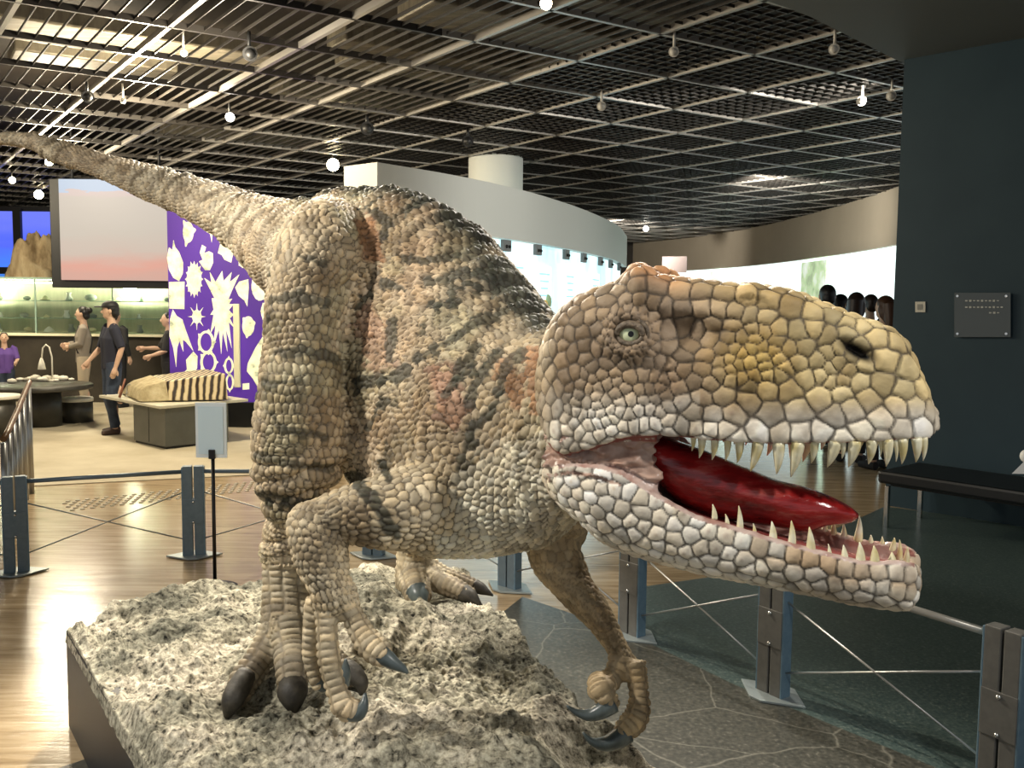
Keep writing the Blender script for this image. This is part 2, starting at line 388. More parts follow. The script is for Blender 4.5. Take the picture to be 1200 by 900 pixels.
q = np.stack([X.ravel(), Y.ravel(), X.ravel()*0], 1)
big = vnoise(q*2.1+3, 2)-.5; mid = vnoise(q*6.5+8, 3)-.5; rid = 1-np.abs(2*vnoise(q*4.2+21, 4)-1); fine = vnoise(q*26, 3)-.5; grit = vnoise(q*85, 2)-.5
z = .395+.10*big+.065*mid+.085*(rid-.7)+.045*fine+.020*grit
def bump(px, py, d, sx, h):
    p = P(px, py, d); return h*np.exp(-((q[:, 0]-p[0])**2+(q[:, 1]-p[1])**2)/sx**2)
# feet press into the rock: pull the ground to the height of the soles
wsum = np.zeros(len(q)); zs = np.zeros(len(q))
for px, py, d, sx in ((268, 840, 2.66, .07), (344, 838, 2.67, .07), (412, 808, 2.74, .07), (335, 775, 2.86, .08), (492, 712, 3.72, .07), (560, 709, 3.78, .07), (570, 697, 3.89, .06), (485, 706, 3.86, .10), (525, 702, 3.82, .07)):
    p = P(px, py, d); w = np.exp(-(((q[:, 0]-p[0])**2+(q[:, 1]-p[1])**2)/sx**2)); wsum += w; zs += w*(p[2]+.0)
p_ = P(715, 868, 2.5); w = 1.2*np.exp(-(((q[:, 0]-p_[0])**2+(q[:, 1]-p_[1])**2)/.15**2)); wsum += w; zs += w*.285
f = np.clip(wsum*1.3, 0, 1); z = z*(1-f)+f*(zs/np.maximum(wsum, 1e-6)+.012*fine)
z = z.reshape(NR, NT)
e_ = rho[:, None]*np.ones((1, NT))
drop = sstep(.90, 1.0, e_)**1.2
z = np.where(onpl[None], z*(1-sstep(.93, .985, e_))+(.372+.03*mid.reshape(NR, NT)+.02*fine.reshape(NR, NT))*sstep(.93, .985, e_)-.05*sstep(.988, 1, e_), z*(1-drop)-.02*drop)
vs = np.stack([X, Y, z], 2).reshape(-1, 3)
fs = [(i*NT+k, i*NT+(k+1) % NT, (i+1)*NT+(k+1) % NT, (i+1)*NT+k) for i in range(NR-1) for k in range(NT)]
fs.append(tuple(range(NT-1, -1, -1)))
# skirt down to the floor on the plinth side
m_rock = mat('rough_rock', rough=.85, spec=.2)
tc = node(m_rock, 'ShaderNodeTexCoord'); n1_ = node(m_rock, 'ShaderNodeTexNoise', Scale=45.0, Detail=8.0, Roughness=.7); lk(m_rock, tc.outputs['Object'], n1_.inputs['Vector'])
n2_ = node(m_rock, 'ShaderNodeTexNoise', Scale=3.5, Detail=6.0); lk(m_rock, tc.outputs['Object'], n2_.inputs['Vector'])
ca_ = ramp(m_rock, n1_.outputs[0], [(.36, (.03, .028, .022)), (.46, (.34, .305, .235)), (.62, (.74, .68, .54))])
cb_ = ramp(m_rock, n2_.outputs[0], [(.36, (.30, .32, .31)), (.5, (.75, .77, .74)), (.62, (1, 1, 1))])  # blue-grey patches put the shadow of the rock front into its colour
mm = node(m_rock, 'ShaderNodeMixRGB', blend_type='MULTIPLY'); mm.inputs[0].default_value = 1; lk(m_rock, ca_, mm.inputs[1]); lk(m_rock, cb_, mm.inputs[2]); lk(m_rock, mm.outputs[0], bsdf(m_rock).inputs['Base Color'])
bp = node(m_rock, 'ShaderNodeBump', Strength=.9, Distance=.012); lk(m_rock, n1_.outputs[0], bp.inputs['Height']); lk(m_rock, bp.outputs[0], bsdf(m_rock).inputs['Normal'])
base = empty('statue_platform', (RC[0], RC[1], 0), 'rough pale rock slab on a dark plinth, under the dinosaur statue', 'rock base')
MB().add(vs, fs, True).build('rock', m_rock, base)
m_pl = noise_mat('dark_plinth_panel', [(.3, (.006, .008, .013)), (.7, (.012, .015, .022))], 3, .45, spec=.2)
pn = np.array([-pd[1], pd[0]]); pn = -pn if pn@(PL0-RC) < 0 else pn
a0 = PL0-pd*.01; a1 = PL1; inn = -pn*.05
MB().prism([tuple(a0+pn*.004), tuple(a1+pn*.004), tuple(a1+inn), tuple(a0+inn)], 0, .362).build('plinth_panel', m_pl, base, bevel=.004)
b0 = PL0; b1 = np.array([-1.36, 3.84]); bd = (b1-b0)/np.linalg.norm(b1-b0); bnn = np.array([bd[1], -bd[0]])
MB().prism([tuple(b0), tuple(b1), tuple(b1+bnn*.05), tuple(b0+bnn*.05)], 0, .35).build('plinth_panel', m_pl, base, bevel=.004)
# ------------------------------------------------------------------ the dinosaur statue
dino = empty('dinosaur_statue', tuple(G(345, 838, 0.36)), 'life-size scaly theropod dinosaur statue with open jaws, standing on the rough rock base', 'dinosaur statue')

def nrm(v): v = np.asarray(v, float); return v/np.linalg.norm(v)
def catmull(K, n):
    K = np.asarray(K, float); m = len(K)
    seg = np.concatenate([[0], np.cumsum(np.sqrt((np.diff(K, axis=0)[:, :3]**2).sum(1))+1e-6)])
    ts = np.linspace(0, seg[-1], n); out = []
    # non-uniform: cubic Hermite with finite-difference slopes
    sl = np.zeros_like(K)
    for i in range(m):
        if i == 0: sl[i] = (K[1]-K[0])/(seg[1]-seg[0])
        elif i == m-1: sl[i] = (K[i]-K[i-1])/(seg[i]-seg[i-1])
        else:
            h0 = seg[i]-seg[i-1]; h1 = seg[i+1]-seg[i]
            sl[i] = ((K[i]-K[i-1])/h0*h1+(K[i+1]-K[i])/h1*h0)/(h0+h1)
    for t in ts:
        i = int(np.clip(np.searchsorted(seg, t)-1, 0, m-2)); h = seg[i+1]-seg[i]; x = (t-seg[i])/h
        out.append((2*x**3-3*x**2+1)*K[i]+(x**3-2*x**2+x)*h*sl[i]+(-2*x**3+3*x**2)*K[i+1]+(x**3-x**2)*h*sl[i+1])
    return np.array(out)

LOFTS = []   # dicts: name, pts (R,M,3), closed rings
def add_rings(name, R): LOFTS.append(dict(name=name, R=np.asarray(R)))
def ring_loft(name, keys, lat=None, n=60, M=40, e=1.0):
    """keys: (top px, top py, top depth, bottom px, bottom py, bottom depth, half width in m); lat: lateral direction or None = along the sight line"""
    K = []
    for k in keys:
        t = P(k[0], k[1], k[2]); b = P(k[3], k[4], k[5])
        ang = k[7] if len(k) > 7 else 0
        K.append(np.concatenate([(t+b)/2, (t-b)/2, [k[6], ang]]))
    K = catmull(np.array(K), n); th = np.linspace(0, 2*np.pi, M, endpoint=False)
    R = []
    cen = K[:, :3]
    for i in range(n):
        c = K[i, :3]; U = K[i, 3:6]; w = K[i, 6]
        if lat is None:
            ax = nrm(cen[min(i+1, n-1)]-cen[max(i-1, 0)]); L = nrm(np.cross(ax, nrm(U)))
            ray = nrm(c-CC)
            if L@ray < 0: L = -L
        else:
            a = math.radians(K[i, 7]); L = np.array([math.cos(a), math.sin(a), 0])
        cs, sn = np.cos(th), np.sin(th)
        x = np.sign(cs)*np.abs(cs)**e; y = np.sign(sn)*np.abs(sn)**e
        R.append(c+np.outer(y, U)+np.outer(x*w, L))
    add_rings(name, R)
def tube_loft(name, pts, n=40, M=24):
    """pts: px, py, depth, radius in px"""
    K = np.array([np.concatenate([P(a, b, d), [r_*d/F]]) for a, b, d, r_ in pts]); K = catmull(K, n)
    R = []; N = None; th = np.linspace(0, 2*np.pi, M, endpoint=False)
    for i in range(n):
        t = nrm(K[min(i+1, n-1), :3]-K[max(i-1, 0), :3])
        if N is None: N = nrm(np.cross(t, [0.3, 0.9, 0.2]))
        N = nrm(N-t*(N@t)); B = np.cross(t, N)
        R.append(K[i, :3]+K[i, 3]*(np.outer(np.cos(th), N)+np.outer(np.sin(th), B)))
    # rounded end
    t = nrm(K[-1, :3]-K[-2, :3]); c = K[-1, :3]; rr = K[-1, 3]
    for a in (0.35, 0.7, 1.0, 1.25):
        R.append(c+t*rr*math.sin(a)+rr*math.cos(a)*(np.outer(np.cos(th), N)+np.outer(np.sin(th), B)))
    add_rings(name, R)

# tail (tip to base), torso, neck : lateral direction angle in the 8th value
ring_loft('tail', [(-150, 172, 5.25, -150, 180, 5.25, .018, 50), (-70, 162, 5.0, -70, 173, 5.0, .024, 52), (0, 156, 4.8, -2, 170, 4.8, .032, 54), (28, 155, 4.7, 25, 172, 4.7, .037, 54), (62, 162, 4.58, 52, 184, 4.58, .046, 54),
  (105, 175, 4.42, 95, 202, 4.42, .056, 54), (157, 188, 4.25, 143, 221, 4.25, .068, 54), (210, 203, 4.05, 192, 243, 4.05, .082, 54), (262, 216, 3.85, 240, 268, 3.85, .10, 53),
  (315, 230, 3.66, 284, 300, 3.66, .125, 52), (352, 236, 3.5, 318, 340, 3.5, .155, 50), (400, 232, 3.36, 372, 400, 3.36, .19, 47), (440, 228, 3.26, 430, 480, 3.26, .21, 44)], lat=1, n=110, M=48)
ring_loft('torso', [(352, 240, 3.5, 330, 340, 3.5, .10, 48), (400, 227, 3.36, 380, 440, 3.36, .19, 44), (450, 223, 3.24, 430, 550, 3.2, .235, 42), (500, 234, 3.08, 468, 612, 3.0, .265, 40), (540, 264, 2.98, 508, 642, 2.88, .285, 40),
  (580, 308, 2.86, 545, 655, 2.76, .29, 40), (612, 352, 2.74, 585, 653, 2.66, .265, 40), (640, 385, 2.62, 630, 640, 2.56, .22, 40), (668, 384, 2.48, 668, 615, 2.45, .17, 44), (700, 372, 2.36, 705, 590, 2.34, .135, 52), (745, 375, 2.27, 745, 560, 2.25, .10, 58)], lat=1, n=110, M=72, e=.93)
# right hind leg
ring_loft('thigh', [(356, 256, 3.38, 418, 246, 3.36, .07), (344, 280, 3.20, 430, 266, 3.17, .12), (330, 304, 3.05, 437, 290, 3.03, .175), (323, 332, 2.98, 435, 318, 2.97, .19), (315, 370, 2.93, 415, 355, 2.93, .20), (309, 420, 2.89, 405, 420, 2.89, .19),
  (303, 468, 2.85, 403, 475, 2.85, .17), (296, 512, 2.83, 404, 518, 2.83, .15), (298, 545, 2.84, 400, 550, 2.84, .135), (306, 577, 2.87, 384, 580, 2.87, .115), (314, 602, 2.9, 371, 604, 2.9, .10),
  (309, 630, 2.92, 367, 632, 2.92, .088), (307, 655, 2.92, 367, 658, 2.92, .082)], n=90, M=44)
ring_loft('shank', [(309, 640, 2.92, 367, 640, 2.92, .08), (309, 670, 2.91, 366, 670, 2.91, .075), (309, 700, 2.89, 366, 700, 2.89, .07), (306, 735, 2.85, 372, 735, 2.85, .07), (304, 756, 2.83, 376, 756, 2.83, .06)], n=50, M=36)
tube_loft('toe', [(330, 722, 2.86, 20), (318, 750, 2.83, 19), (302, 775, 2.79, 17), (288, 795, 2.75, 17), (278, 815, 2.71, 15)])
tube_loft('toe', [(340, 728, 2.84, 24), (342, 760, 2.79, 22), (343, 790, 2.72, 21), (343, 808, 2.69, 20)])
tube_loft('toe', [(358, 730, 2.86, 20), (376, 760, 2.83, 17), (396, 780, 2.79, 15), (410, 790, 2.76, 14)])
tube_loft('toe', [(338, 735, 2.92, 16), (330, 765, 2.98, 13), (326, 785, 3.0, 10)])
# left hind leg (mostly behind the trunk)
ring_loft('thigh', [(470, 300, 3.45, 560, 300, 3.45, .12), (475, 360, 3.46, 585, 370, 3.42, .18), (485, 440, 3.46, 590, 450, 3.42, .17), (500, 520, 3.5, 590, 520, 3.45, .14), (495, 570, 3.6, 570, 570, 3.58, .11), (475, 610, 3.75, 530, 612, 3.75, .085), (466, 640, 3.85, 509, 640, 3.85, .075)], n=60, M=36)
ring_loft('shank', [(466, 628, 3.85, 508, 628, 3.85, .075), (465, 652, 3.86, 508, 652, 3.86, .07), (463, 676, 3.86, 512, 672, 3.86, .07), (463, 690, 3.86, 512, 686, 3.88, .06)], n=30, M=36)
tube_loft('toe', [(482, 670, 3.84, 17), (486, 684, 3.78, 17), (490, 697, 3.72, 15)])
tube_loft('toe', [(495, 668, 3.86, 15), (513, 681, 3.82, 13), (532, 689, 3.79, 13), (548, 697, 3.77, 11)])
tube_loft('toe', [(500, 662, 3.9, 12), (522, 672, 3.9, 9), (543, 680, 3.9, 9), (560, 688, 3.9, 8)])
# right arm
ring_loft('arm', [(560, 525, 2.66, 545, 650, 2.66, .10), (520, 535, 2.6, 505, 652, 2.6, .12), (475, 548, 2.54, 465, 644, 2.54, .12), (435, 560, 2.51, 430, 640, 2.51, .105), (405, 570, 2.5, 405, 634, 2.5, .09), (380, 580, 2.49, 384, 630, 2.49, .08), (362, 588, 2.49, 370, 625, 2.49, .06)], n=60, M=40)
ring_loft('forearm', [(352, 590, 2.49, 390, 612, 2.5, .06), (341, 604, 2.48, 402, 628, 2.48, .078), (338, 620, 2.47, 406, 642, 2.47, .08), (344, 646, 2.46, 407, 652, 2.46, .075), (351, 668, 2.45, 408, 668, 2.45, .068), (361, 690, 2.44, 413, 684, 2.44, .06), (368, 712, 2.43, 421, 698, 2.43, .052), (372, 724, 2.43, 424, 712, 2.43, .035)], n=50, M=36)
tube_loft('finger', [(400, 692, 2.43, 18), (413, 720, 2.42, 15), (426, 744, 2.4, 14), (438, 759, 2.38, 16), (445, 765, 2.37, 15)])
tube_loft('finger', [(384, 698, 2.43, 16), (383, 740, 2.41, 13), (387, 780, 2.39, 12), (398, 815, 2.37, 13), (406, 830, 2.36, 14), (413, 832, 2.36, 13)])
tube_loft('finger', [(370, 700, 2.46, 12), (365, 742, 2.46, 10), (365, 778, 2.46, 9), (372, 802, 2.45, 8)])
# left arm
ring_loft('arm', [(625, 540, 2.78, 690, 540, 2.7, .10), (612, 580, 2.78, 688, 590, 2.74, .11), (615, 608, 2.78, 690, 612, 2.76, .105), (618, 634, 2.78, 687, 632, 2.76, .098), (617, 646, 2.77, 680, 640, 2.75, .088), (619, 656, 2.76, 683, 650, 2.74, .082), (628, 674, 2.74, 692, 676, 2.72, .078), (650, 697, 2.71, 707, 700, 2.69, .068), (672, 718, 2.68, 721, 724, 2.66, .056), (695, 742, 2.65, 733, 750, 2.63, .047), (711, 764, 2.62, 744, 770, 2.6, .043), (718, 780, 2.6, 756, 784, 2.58, .042), (716, 792, 2.59, 760, 800, 2.57, .035)], n=70, M=36)
tube_loft('finger', [(728, 772, 2.59, 15), (718, 795, 2.56, 13), (707, 803, 2.53, 15), (704, 807, 2.5, 16), (712, 820, 2.49, 13), (717, 825, 2.49, 11)])
tube_loft('finger', [(742, 775, 2.58, 16), (748, 805, 2.56, 13), (748, 830, 2.54, 14), (740, 848, 2.52, 15), (732, 855, 2.51, 14)])

# ---- head: the near side is drawn on planes parallel to the mid plane, the far side is its mirror image
HD = nrm((.916, -.40, 0)); HN = nrm((-.40, -.916, 0)); HQ = P(640, 450, 2.30)
def PH(px, py, a):
    v = P(px, py, 1.0)-CC
    t = ((HQ-CC)@HN + a)/(v@HN)
    return CC+v*t
def tab(xs, ys): return lambda x: np.interp(x, xs, ys)
sk_top = tab([628, 633, 641, 656, 675, 697, 716, 730, 738, 746, 758, 769, 785, 804, 830, 861, 902, 927, 968, 1009, 1045, 1065, 1083, 1096, 1101], [440, 410, 384, 362, 347, 338, 332, 326, 314, 309, 316, 323, 327, 330, 332, 334, 336, 340, 357, 372, 385, 403, 444, 480, 496])
sk_lip = tab([628, 640, 655, 666, 690, 710, 728, 769, 830, 907, 1009, 1075, 1096, 1101], [475, 515, 530, 530, 524, 518, 511, 508, 514, 519, 517, 514, 512, 508])
sk_w = tab([628, 634, 645, 670, 700, 745, 800, 850, 950, 1040, 1075, 1092, 1101], [.10, .135, .16, .18, .185, .185, .165, .15, .125, .10, .085, .065, .045])
def head_loft(name, xs, fn, n):
    R = []
    for x in xs:
        near = fn(x)           # list (px, py, a)
        pn = [PH(*q) for q in near]
        far = [p-2*near[i][2]*HN for i, p in enumerate(pn)]
        ring = pn+[far[i] for i in range(len(far)-1, -1, -1) if abs(near[i][2]) > 1e-6]
        R.append(ring)
    add_rings(name, R)
def skull_prof(x):
    t = sk_top(x); l = sk_lip(x); w = sk_w(x); h = l-t
    snout = np.clip((x-800)/250, 0, 1)
    pts = [(0, t+1), (.35*w, t), (.62*w, t), (.80*w, t+.06*h), (.90*w, t+.17*h), (.93*w-.012*np.exp(-((x-800)/50)**2), t+.32*h), (.95*w, t+.48*h), (.98*w, t+.65*h), (1.0*w, t+.82*h), (1.0*w, l-4), (.985*w, l), (.90*w, l+2.5), (.80*w, l-1), (.62*w, l-16), (.35*w, l-24), (0, l-28)]
    return [(x, y, a) for a, y in pts]
head_loft('skull', np.concatenate([[628, 630, 633, 637], np.linspace(642, 1085, 90), [1089, 1093, 1097, 1100, 1101]]), skull_prof, 0)
jw_top = tab([636, 656, 668, 700, 728, 769, 815, 866, 907, 958, 1009, 1060, 1075, 1079], [556, 548, 545, 548, 556, 582, 607, 622, 634, 648, 660, 661, 663, 668])
jw_bot = tab([636, 643, 651, 677, 702, 733, 779, 830, 886, 958, 1000, 1035, 1058, 1068, 1075, 1079], [562, 577, 587, 608, 633, 649, 662, 675, 685, 700, 709, 714, 717, 714, 706, 692])
jw_w = tab([636, 645, 660, 700, 769, 860, 950, 1030, 1060, 1073, 1079], [.115, .145, .165, .175, .165, .14, .12, .10, .088, .068, .045])
def jaw_prof(x):
    t = jw_top(x); b = jw_bot(x); w = jw_w(x); h = b-t
    pts = [(0, t+6), (.4*w, t+4), (.66*w, t), (.78*w, t-4), (.88*w, t-5), (.955*w, t-1), (.985*w, t+3), (1.0*w, t+.25*h), (.99*w, t+.5*h), (.94*w, t+.75*h), (.80*w, t+.93*h), (.55*w, b), (.25*w, b), (0, b)]
    return [(x, y, a) for a, y in pts]
head_loft('jaw', np.concatenate([[636, 638, 642], np.linspace(648, 1060, 80), [1066, 1071, 1075, 1078, 1079]]), jaw_prof, 0)
def cheek_prof(x):
    f = np.clip((x-650)/122, 0, 1); t = sk_lip(x)-8; b = jw_top(x)+8; w = min(sk_w(x), jw_w(x))*(.97-.10*f)
    return [(x, t, 0), (x, t, .6*w), (x, t, w), (x, (2*t+b)/3, .95*w), (x, (t+b)/2, .94*w), (x, (t+2*b)/3, .95*w), (x, b, w), (x, b, .6*w), (x, b, 0)]
head_loft('cheek', np.linspace(640, 770, 30), cheek_prof, 0)

# ---- fuse everything into one continuous skin
mb = MB()
for L in LOFTS:
    R = L['R']; n, M, _ = R.shape
    fs = [(i*M+k, i*M+(k+1) % M, (i+1)*M+(k+1) % M, (i+1)*M+k) for i in range(n-1) for k in range(M)]
    fs += [tuple(range(M-1, -1, -1)), tuple(range((n-1)*M, n*M))]
    bm = bmesh.new(); vs = [bm.verts.new(v) for v in R.reshape(-1, 3)]
    for f in fs: bm.faces.new([vs[i] for i in f])
    bmesh.ops.recalc_face_normals(bm, faces=bm.faces)
    bm.verts.index_update()
    mb.add([v.co for v in bm.verts], [tuple(v.index for v in f.verts) for f in bm.faces]); bm.free()
def refine(me, sel_fn, smooth_it=3):
    """split each selected quad in four, keep the rest, then relax the new points"""
    nv = len(me.vertices); npoly = len(me.polygons)
    v = np.empty(nv*3); me.vertices.foreach_get('co', v); v = v.reshape(-1, 3)
    nl = len(me.loops); lv = np.empty(nl, np.int32); me.loops.foreach_get('vertex_index', lv)
    lt = np.empty(npoly, np.int32); me.polygons.foreach_get('loop_total', lt)
    assert (lt == 4).all()
    q = lv.reshape(-1, 4).astype(np.int64)
    e1 = v[q[:, 2]]-v[q[:, 0]]; e2 = v[q[:, 3]]-v[q[:, 1]]; fn = np.cross(e1, e2); fn /= np.linalg.norm(fn, axis=1, keepdims=True)+1e-12
    fc = v[q].mean(1); sel = sel_fn(fc, fn)
    ed = np.stack([q, np.roll(q, -1, 1)], 2).reshape(-1, 2); ed.sort(axis=1); key = ed[:, 0]*nv+ed[:, 1]
    uk, inv = np.unique(key, return_inverse=True); fe = inv.reshape(-1, 4)
    used = np.zeros(len(uk), bool); used[fe[sel].ravel()] = True
    eid = np.full(len(uk), -1); eid[used] = nv+np.arange(used.sum())
    mid = (v[uk[used]//nv]+v[uk[used] % nv])/2
    ci = np.full(npoly, -1); ci[sel] = nv+len(mid)+np.arange(sel.sum())
    nvv = np.concatenate([v, mid, fc[sel]])
    qs = q[sel]; es = eid[fe[sel]]; cs = ci[sel]
    quads = np.concatenate([np.stack([qs[:, k], es[:, k], cs, es[:, (k+3) % 4]], 1) for k in range(4)])
    qn = q[~sel]; en = eid[fe[~sel]]; plain = (en < 0).all(1)
    quads = np.concatenate([quads, qn[plain]])
    ng = []
    for qq, ee in zip(qn[~plain].tolist(), en[~plain].tolist()):
        f = []
        for k in range(4):
            f.append(qq[k])
            if ee[k] >= 0: f.append(ee[k])
        ng.append(f)
    # relax
    E_ = np.concatenate([np.stack([quads[:, k], quads[:, (k+1) % 4]], 1) for k in range(4)])
    N = len(nvv); deg = np.bincount(E_[:, 0], minlength=N)+np.bincount(E_[:, 1], minlength=N)
    for _ in range(smooth_it):
        acc = np.stack([np.bincount(E_[:, 0], nvv[E_[:, 1], k], N)+np.bincount(E_[:, 1], nvv[E_[:, 0], k], N) for k in range(3)], 1)
        nvv = nvv+.5*(acc/np.maximum(deg, 1)[:, None]-nvv)*(deg > 5)[:, None]
    loops = np.concatenate([quads.ravel(), np.array([i for f in ng for i in f], np.int64)]).astype(np.int32)
    tot = np.concatenate([np.full(len(quads), 4), np.array([len(f) for f in ng], np.int64)]).astype(np.int32)
    out = bpy.data.meshes.new('body'); out.vertices.add(N); out.vertices.foreach_set('co', nvv.astype(np.float32).ravel())
    out.loops.add(len(loops)); out.loops.foreach_set('vertex_index', loops)
    out.polygons.add(len(tot)); out.polygons.foreach_set('loop_start', (np.cumsum(tot)-tot).astype(np.int32)); out.polygons.foreach_set('loop_total', tot)
    out.update(calc_edges=True); out.validate(); bpy.data.meshes.remove(me)
    return out
VOX = 0.0075
def front(fc, fn):
    to = CC-fc; d = np.linalg.norm(to, axis=1); to /= d[:, None]
    head = ((fc-HQ)@HD > -.06)
    return (((fn*to).sum(1) > -.2) | (head & (fn[:, 2] > .2))) & ((d < 3.6) | ((fc[:, 2] > 1.72) & (d < 5.2)))
skin_me = refine(fused(mb, VOX, 3, 0), front)
NV = len(skin_me.vertices)
V = np.empty(NV*3); skin_me.vertices.foreach_get('co', V); V = V.reshape(-1, 3)
Nn = np.empty(NV*3); skin_me.vertices.foreach_get('normal', Nn); Nn = Nn.reshape(-1, 3)

# ---- which loft, how far along (s), how far around (t)
cnt = sum(L['R'].shape[0]*L['R'].shape[1] for L in LOFTS); kd = kdtree.KDTree(cnt)
LP = np.empty((cnt, 3)); LA = np.empty((cnt, 3)); LB = np.empty((cnt, 3)); LS = np.empty(cnt); LT = np.empty(cnt); LI = np.empty(cnt, int); LK = np.empty(cnt); o_ = 0
for li, L in enumerate(LOFTS):
    R = L['R']; n, M, _ = R.shape
    c = R.mean(1); seg = np.concatenate([[0], np.cumsum(np.linalg.norm(np.diff(c, axis=0), axis=1))])
    A = np.gradient(R, axis=0); A /= np.linalg.norm(A, axis=2, keepdims=True)+1e-9
    B = np.roll(R, -1, 1)-np.roll(R, 1, 1); B /= np.linalg.norm(B, axis=2, keepdims=True)+1e-9
    per = np.linalg.norm(np.roll(R, -1, 1)-R, axis=2).sum(1).mean()
    th = (np.arange(M)/M)
    sl = slice(o_, o_+n*M); o_ += n*M
    LP[sl] = R.reshape(-1, 3); LA[sl] = A.reshape(-1, 3); LB[sl] = B.reshape(-1, 3)
    LS[sl] = np.repeat(seg, M); LT[sl] = np.tile(th, n)*per; LI[sl] = li; LK[sl] = np.tile(th, n)
for i in range(cnt): kd.insert(LP[i], i)
kd.balance()
idx = np.fromiter((kd.find(v)[1] for v in V.tolist()), dtype=np.int64, count=NV)
dv = V-LP[idx]
S = LS[idx]+(dv*LA[idx]).sum(1); T = LT[idx]+(dv*LB[idx]).sum(1); LIv = LI[idx]; TH = LK[idx]
names = np.array([L['name'] for L in LOFTS]); PN = names[LIv]
is_head = np.isin(PN, ['skull', 'jaw', 'cheek'])

# ---- head coordinates: mirror the far side onto the near side and read it in a side view
al = (V-HQ)@HN
Vm = V+np.where(al < 0, -2*al, 0)[:, None]*HN
q = Vm-CC; dd = q@fw; HX = 600+F*(q@cr)/dd; HY = 450-F*(q@cu)/dd
alA = np.abs(al)
def gau(x, y, sx, sy, rot=0):
    dx = HX-x; dy = HY-y; c, s_ = math.cos(rot), math.sin(rot)
    u_ = dx*c+dy*s_; v_ = -dx*s_+dy*c
    return np.exp(-(u_/sx)**2-(v_/sy)**2)
lipU = sk_lip(HX); lipL = jw_top(HX)
isk = PN == 'skull'; ijw = PN == 'jaw'; ick = PN == 'cheek'
wloc = np.where(ijw, jw_w(HX), sk_w(HX))
inner = (isk & (HY > lipU-34) & (alA < .93*wloc) & (Nn[:, 2] < .3) & ((Nn[:, 2] < -.45) | ((alA < .8*wloc) & (HX < 1070))) & (HX > 640) & (HX < 1094) & (HY > lipU-34)) | (ijw & (HX > 655) & (HX < 1066) & (alA < .955*wloc) & (Nn[:, 2] > .05) & (HY < lipL+25)) | (ick & (alA > 0))
inner |= ijw & (HX > 655) & (HX < 1072) & (HY < lipL+1.5) & (alA < wloc)
side = is_head & ~inner & (alA > .45*wloc)

# ---- scale seeds on the head
hv = np.where(is_head & ~inner & (al > -0.01))[0]
def head_r(x, y):
    r_ = np.full(len(x), 15.0)                                   # px between scale centres
    r_ = np.where((y > 520), 14.5, r_)
    e_ = np.hypot(x-737, (y-392)*1.1); r_ = np.where(e_ < 34, 6.0, r_)
    g_ = ((x-885)/42)**2+((y-418)/36)**2; r_ = np.where(g_ < 1, 9.5, r_)
    g_ = ((x-700)/40)**2+((y-470)/45)**2; r_ = np.where(g_ < 1, 9.5, r_)
    g_ = ((x-770)/26)**2+((y-455)/40)**2; r_ = np.where(g_ < 1, 10.0, r_)
    g_ = ((x-1000)/40)**2+((y-430)/26)**2; r_ = np.where(g_ < 1, 10.0, r_)
    g_ = ((x-1050)/45)**2+((y-440)/70)**2; r_ = np.where((g_ < 1) & (y > 395), 19.0, r_)
    r_ = np.where((y > 462) & (y < 525) & (x > 840), 19.0, r_)
    return r_
seeds = []; grid = {}
def try_seed(p, r_):
    k = tuple(np.floor(p/0.045).astype(int))
    for dx in (-1, 0, 1):
        for dy in (-1, 0, 1):
            for dz in (-1, 0, 1):
                for (qx, qy, qz, rq) in grid.get((k[0]+dx, k[1]+dy, k[2]+dz), ()):
                    m = 0.5*(r_+rq)
                    if (qx-p[0])**2+(qy-p[1])**2+(qz-p[2])**2 < m*m: return False
    grid.setdefault(k, []).append((p[0], p[1], p[2], r_)); seeds.append(p); return True
# rows of big lip scales, ridge scales
xx = 690
while xx < 1100:
    st = 13 if xx < 780 else 17 if xx < 860 else 24
    try_seed(PH(min(xx, 1094), sk_lip(xx)-11, sk_w(min(xx, 1094))), st*2.05/F*.9); xx += st
xx = 830
while xx < 1078:
    try_seed(PH(xx, jw_top(xx)+11, jw_w(xx)), 19*2.05/F*.9); xx += 20
xx = 745
while xx < 960:
    st = 26; y_ = np.interp(xx, [745, 770, 830, 860, 960], [316, 332, 340, 344, 366])
    try_seed(PH(xx, y_, sk_w(xx)*.8), st*2.15/F*.85); xx += st
cand = rng.permutation(hv)[:45000]
rr_ = head_r(HX[cand], HY[cand])*2.12/F
for c_, r_ in zip(cand, rr_): try_seed(V[c_], r_)
seeds = np.array(seeds)
kd2 = kdtree.KDTree(len(seeds))
for i, p in enumerate(seeds): kd2.insert(p, i)
kd2.balance()
F1 = np.full(NV, 1.0); F2 = np.full(NV, 1.2); cid = np.zeros(NV, dtype=np.int64); cell = np.full(NV, .03); tilt = np.zeros(NV)
hh = np.where(is_head)[0]
warp = (np.stack([vnoise(Vm[hh]*60+i*31, 1) for i in range(3)], 1)-.5)*.006
for j, p in zip(hh, (Vm[hh]+warp).tolist()):
    r_ = kd2.find_n(p, 2)
    F1[j] = r_[0][2]; F2[j] = r_[1][2]; cid[j] = r_[0][1]; cell[j] = r_[0][2]+r_[1][2]
